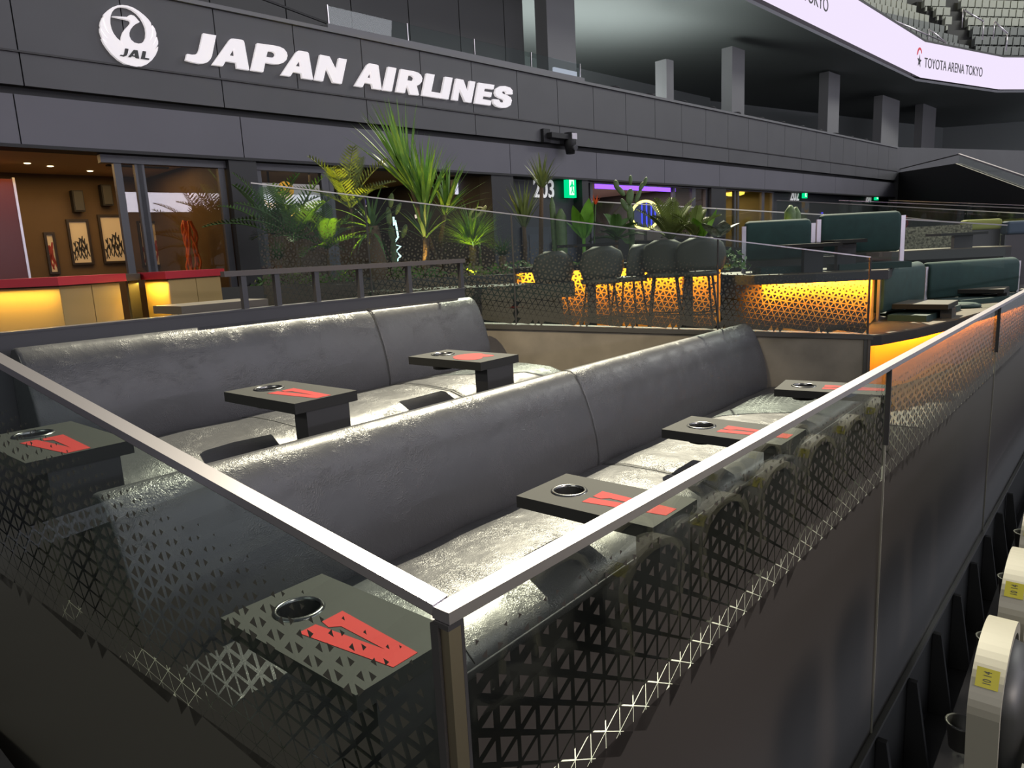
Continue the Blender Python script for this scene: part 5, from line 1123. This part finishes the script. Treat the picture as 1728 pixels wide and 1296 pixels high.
# upper tier steps and seats
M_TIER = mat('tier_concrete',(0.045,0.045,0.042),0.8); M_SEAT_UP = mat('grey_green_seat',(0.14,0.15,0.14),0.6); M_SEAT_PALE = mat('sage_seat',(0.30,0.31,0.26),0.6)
seat_me = {}
def seat_mesh(m):
    if m.name in seat_me: return seat_me[m.name]
    mb = MB(); n = 7
    rings = []
    for (z, hw, y0, th) in ((0.0,0.22,0.16,0.06),(0.2,0.24,0.19,0.07),(0.40,0.235,0.23,0.06),(0.46,0.20,0.245,0.04)):
        rings.append([(-hw,y0,z+0.42),(-hw*0.6,y0+th,z+0.42),(hw*0.6,y0+th,z+0.42),(hw,y0,z+0.42),(hw*0.6,y0-th*0.7,z+0.42),(-hw*0.6,y0-th*0.7,z+0.42)])
    mb.loft(rings)
    mb.hexa([(-0.22,0.02,0.40),(0.22,0.02,0.40),(0.21,0.14,0.42),(-0.21,0.14,0.42),(-0.21,0.0,0.80),(0.21,0.0,0.80),(0.20,0.08,0.80),(-0.20,0.08,0.80)])
    mb.box((-0.25,-0.02,0.30),(-0.225,0.22,0.62)); mb.box((-0.06,0.10,0.0),(0.06,0.22,0.44))
    me = bpy.data.meshes.new('tier_seat'); me.from_pydata([tuple(v) for v in mb.v], [], mb.f); me.materials.append(m); fix_normals(me); seat_me[m.name] = me
    return me
def project(p):
    p = Vector(p); f = p.dot(FWD)
    if f < 0.1: return None
    return (CX+F*p.dot(RIGHT)/f, CY-F*p.dot(UP)/f)
RIBT = [project((q_.x,q_.y,ZT+0.08)) for q_ in RB]
def above_ribbon(q_):
    for i in range(3):
        if RIBT[i][0] <= q_[0] <= RIBT[i+1][0]:
            f_ = (q_[0]-RIBT[i][0])/(RIBT[i+1][0]-RIBT[i][0]); return q_[1] < RIBT[i][1]+(RIBT[i+1][1]-RIBT[i][1])*f_+4
    return False
tier = None; cand = []
for seg in range(3):
    A, B = Vector((RB[seg].x,RB[seg].y,0)), Vector((RB[seg+1].x,RB[seg+1].y,0)); L = (B-A).length; e = (B-A)/L; nn = Vector((-e.y,e.x,0))
    for r in range(18 if seg == 0 else 26):
        b0 = 0.9+0.80*r; z = ZT-0.55+0.74*r
        hi = L+(0.30*b0 if seg == 0 else 0.2*b0)
        mb = slab(A, e, -0.2 if seg == 0 else 0.02, hi, K(z-0.8), K(z), nn*(b0-0.34), nn*(b0+0.46))
        if tier is None: tier = struct('wall_tier', mb, M_TIER)
        else: build('tread', mb, M_TIER, tier)
        a = 0.4+0.1*(r % 2)
        while a < hi-0.3:
            p = A+e*a+nn*(b0+0.02); p.z = z+0.001; block = (a+0.42*r*(1 if seg == 0 else -1)) % 7.6; a += 0.50
            if block > 6.7: continue
            q_ = project((p.x,p.y,z+0.8))
            if q_ is None or not (1400 < q_[0] < 1800 and -12 < q_[1] < 120) or not above_ribbon(q_): continue
            cand.append((p.dot(FWD), p, seg, r, math.atan2(e.y,e.x)))
cand.sort(key=lambda c: c[0])
for dd, p, seg, r, rz in cand[:300]:
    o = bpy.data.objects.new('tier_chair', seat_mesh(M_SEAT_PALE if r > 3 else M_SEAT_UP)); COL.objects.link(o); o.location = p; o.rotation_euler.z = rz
    tag(o, 'folded grey stadium seat in the rows above the ribbon screen', 'seat', 'upper tier seats')
# aisle handrails among the upper seats
for i, (u0, v0, u1, v1) in enumerate([(1503,32,1596,72),(1568,49,1597,72),(1625,16,1660,36),(1678,36,1700,56)]):
    p0_, p1_ = rib_at(u0,v0,ZT+1.2+0.5*(i == 2)), rib_at(u1,v1,ZT+0.6+0.5*(i == 2))
    t = thing('aisle_handrail', p0_, ['long pale handrail lying low over the nearest upper seats','second pale handrail beside the long one','handrail in the upper aisle at the top right','handrail in the upper aisle below the top one'][i], 'handrail', 'upper aisle handrails')
    build('rail', MB().tube([p0_, p1_], 0.035, 6), M_STEEL, t)
    for q_ in (p0_, p1_): build('post', MB().tube([q_, q_-Vector((0,0,0.8))], 0.025, 6), M_STEEL, t)

# ================================================================== ARENA SEATS IN FRONT OF THE PAINTED WALL
M_SHELL = mat('grey_beige_shell',(0.22,0.21,0.17),0.45); M_PAD = mat('charcoal_vinyl_pad',(0.03,0.031,0.03),0.45, bump=(400,0.15,0.001))
def outline(hw_t, hw_b, z0, z1, n=10, r=0.62):
    """seat back outline: narrow at the foot, domed at the head"""
    pts = [(-hw_b, z0), (hw_b, z0)]
    zs = z1-hw_t*r
    pts.append((hw_t, zs))
    n = 26
    for k in range(1, n): a = math.pi*k/n; pts.append((hw_t*math.cos(a), zs+hw_t*r*math.sin(a)**0.9))
    pts.append((-hw_t, zs))
    return pts
def arena_seat(label, mark):
    t = thing('stadium_chair', (0,0,-2.12), label, 'seat', 'arena seats along the wall')
    o = build('back_shell', curve_mesh('o', [outline(0.27,0.19,-1.92,-1.25), outline(0.235,0.16,-1.88,-1.285)], 0.085, (0,0.205,0), X3, Z3, -Y3), M_SHELL, t)
    bevel(o, 0.01, 2)
    build('back_plate', curve_mesh('o', [outline(0.24,0.175,-1.765,-1.28)], 0.02, (0,0.225,0), X3, Z3, -Y3), MATS['charcoal_vinyl_pad'], t)
    # padded front, domed
    rings = []
    for k, dy in ((1.0,0.20),(1.0,0.165),(0.95,0.135),(0.85,0.118),(0.6,0.108),(0.1,0.104)):
        rings.append([(x*k, dy, -1.5+(z+1.5)*k) for x, z in outline(0.215,0.155,-1.75,-1.305)])
    build('back_pad', MB().loft(rings), M_PAD, t)
    rings = []
    for k, dy in ((0.9,0.02),(1.0,-0.0),(1.0,-0.05),(0.93,-0.075)):
        rings.append([(x*k, dy, -1.62+(z+1.62)*k) for x, z in outline(0.22,0.20,-1.82,-1.42)])
    build('folded_seat', MB().loft(rings), M_PAD, t)
    for sx in (-1, 1): build('side_frame', MB().box((sx*0.22-0.02,-0.02,-2.12),(sx*0.22+0.02,0.14,-1.86)), M_DARKGREY, t)
    build('crossbar', MB().box((-0.20,0.06,-1.90),(0.20,0.11,-1.87)), M_DARKGREY, t)
    build('cup_holder', MB().lathe((0.12,0.30,-1.70), [(0.04,-0.10),(0.05,-0.01),(0.055,0.0),(0.045,0.0),(0.04,-0.08),(0.001,-0.09)], 16), M_HOLE, t)
    build('cup_arm', MB().box((0.10,0.235,-1.72),(0.14,0.262,-1.70)), M_DARKGREY, t)
    if mark:
        # yellow number plate on the rim near the head, left shoulder
        a = math.pi*0.80; x = 0.27*math.cos(a); zs = -1.25-0.27*0.62; z = zs+0.27*0.62*math.sin(a)**0.9
        tx = Vector((0.62,0,0.785)).normalized(); nrm = Vector((-0.785,0,0.62)).normalized()
        c = Vector((x,0.205,z))+nrm*0.004
        mb = MB().add([c+tx*i*0.030+Y3*j*0.030+nrm*k for k in (0,0.004) for i, j in ((-1,-1),(1,-1),(1,1),(-1,1))], [(0,1,2,3),(4,5,6,7),(0,1,5,4),(1,2,6,5),(2,3,7,6),(3,0,4,7)])
        pl_ = build('number_plate', mb, mat('yellow_plate',(0.36,0.32,0.015),0.5), t)
        build('number', text_mesh(mark, 0.030, 0.001, c+nrm*0.0048-Y3*0.010, tx, Y3, nrm, stretch=0.62), M_SIGN_INK, pl_)
    return t
proto = arena_seat('nearest arena seat at the lower right, with a yellow plate marked 10 14', '10 14'); proto.location = Vector((2.66,0.01,-2.17))
for row, (y, z, x0, n) in enumerate([(0.01,-0.05,2.66,6),(-0.75,-0.42,1.5,8),(-1.6,-0.84,1.7,8)]):
    for i in range(n):
        if row == 0 and i == 0: continue
        o = copy_tree(proto); o.location = Vector((x0+0.71*i, y, -2.12+z))
        o['label'] = 'second arena seat from below at the right picture edge' if (row, i) == (0, 1) else 'arena seat of the rows facing the court, mirrored in the front glass'
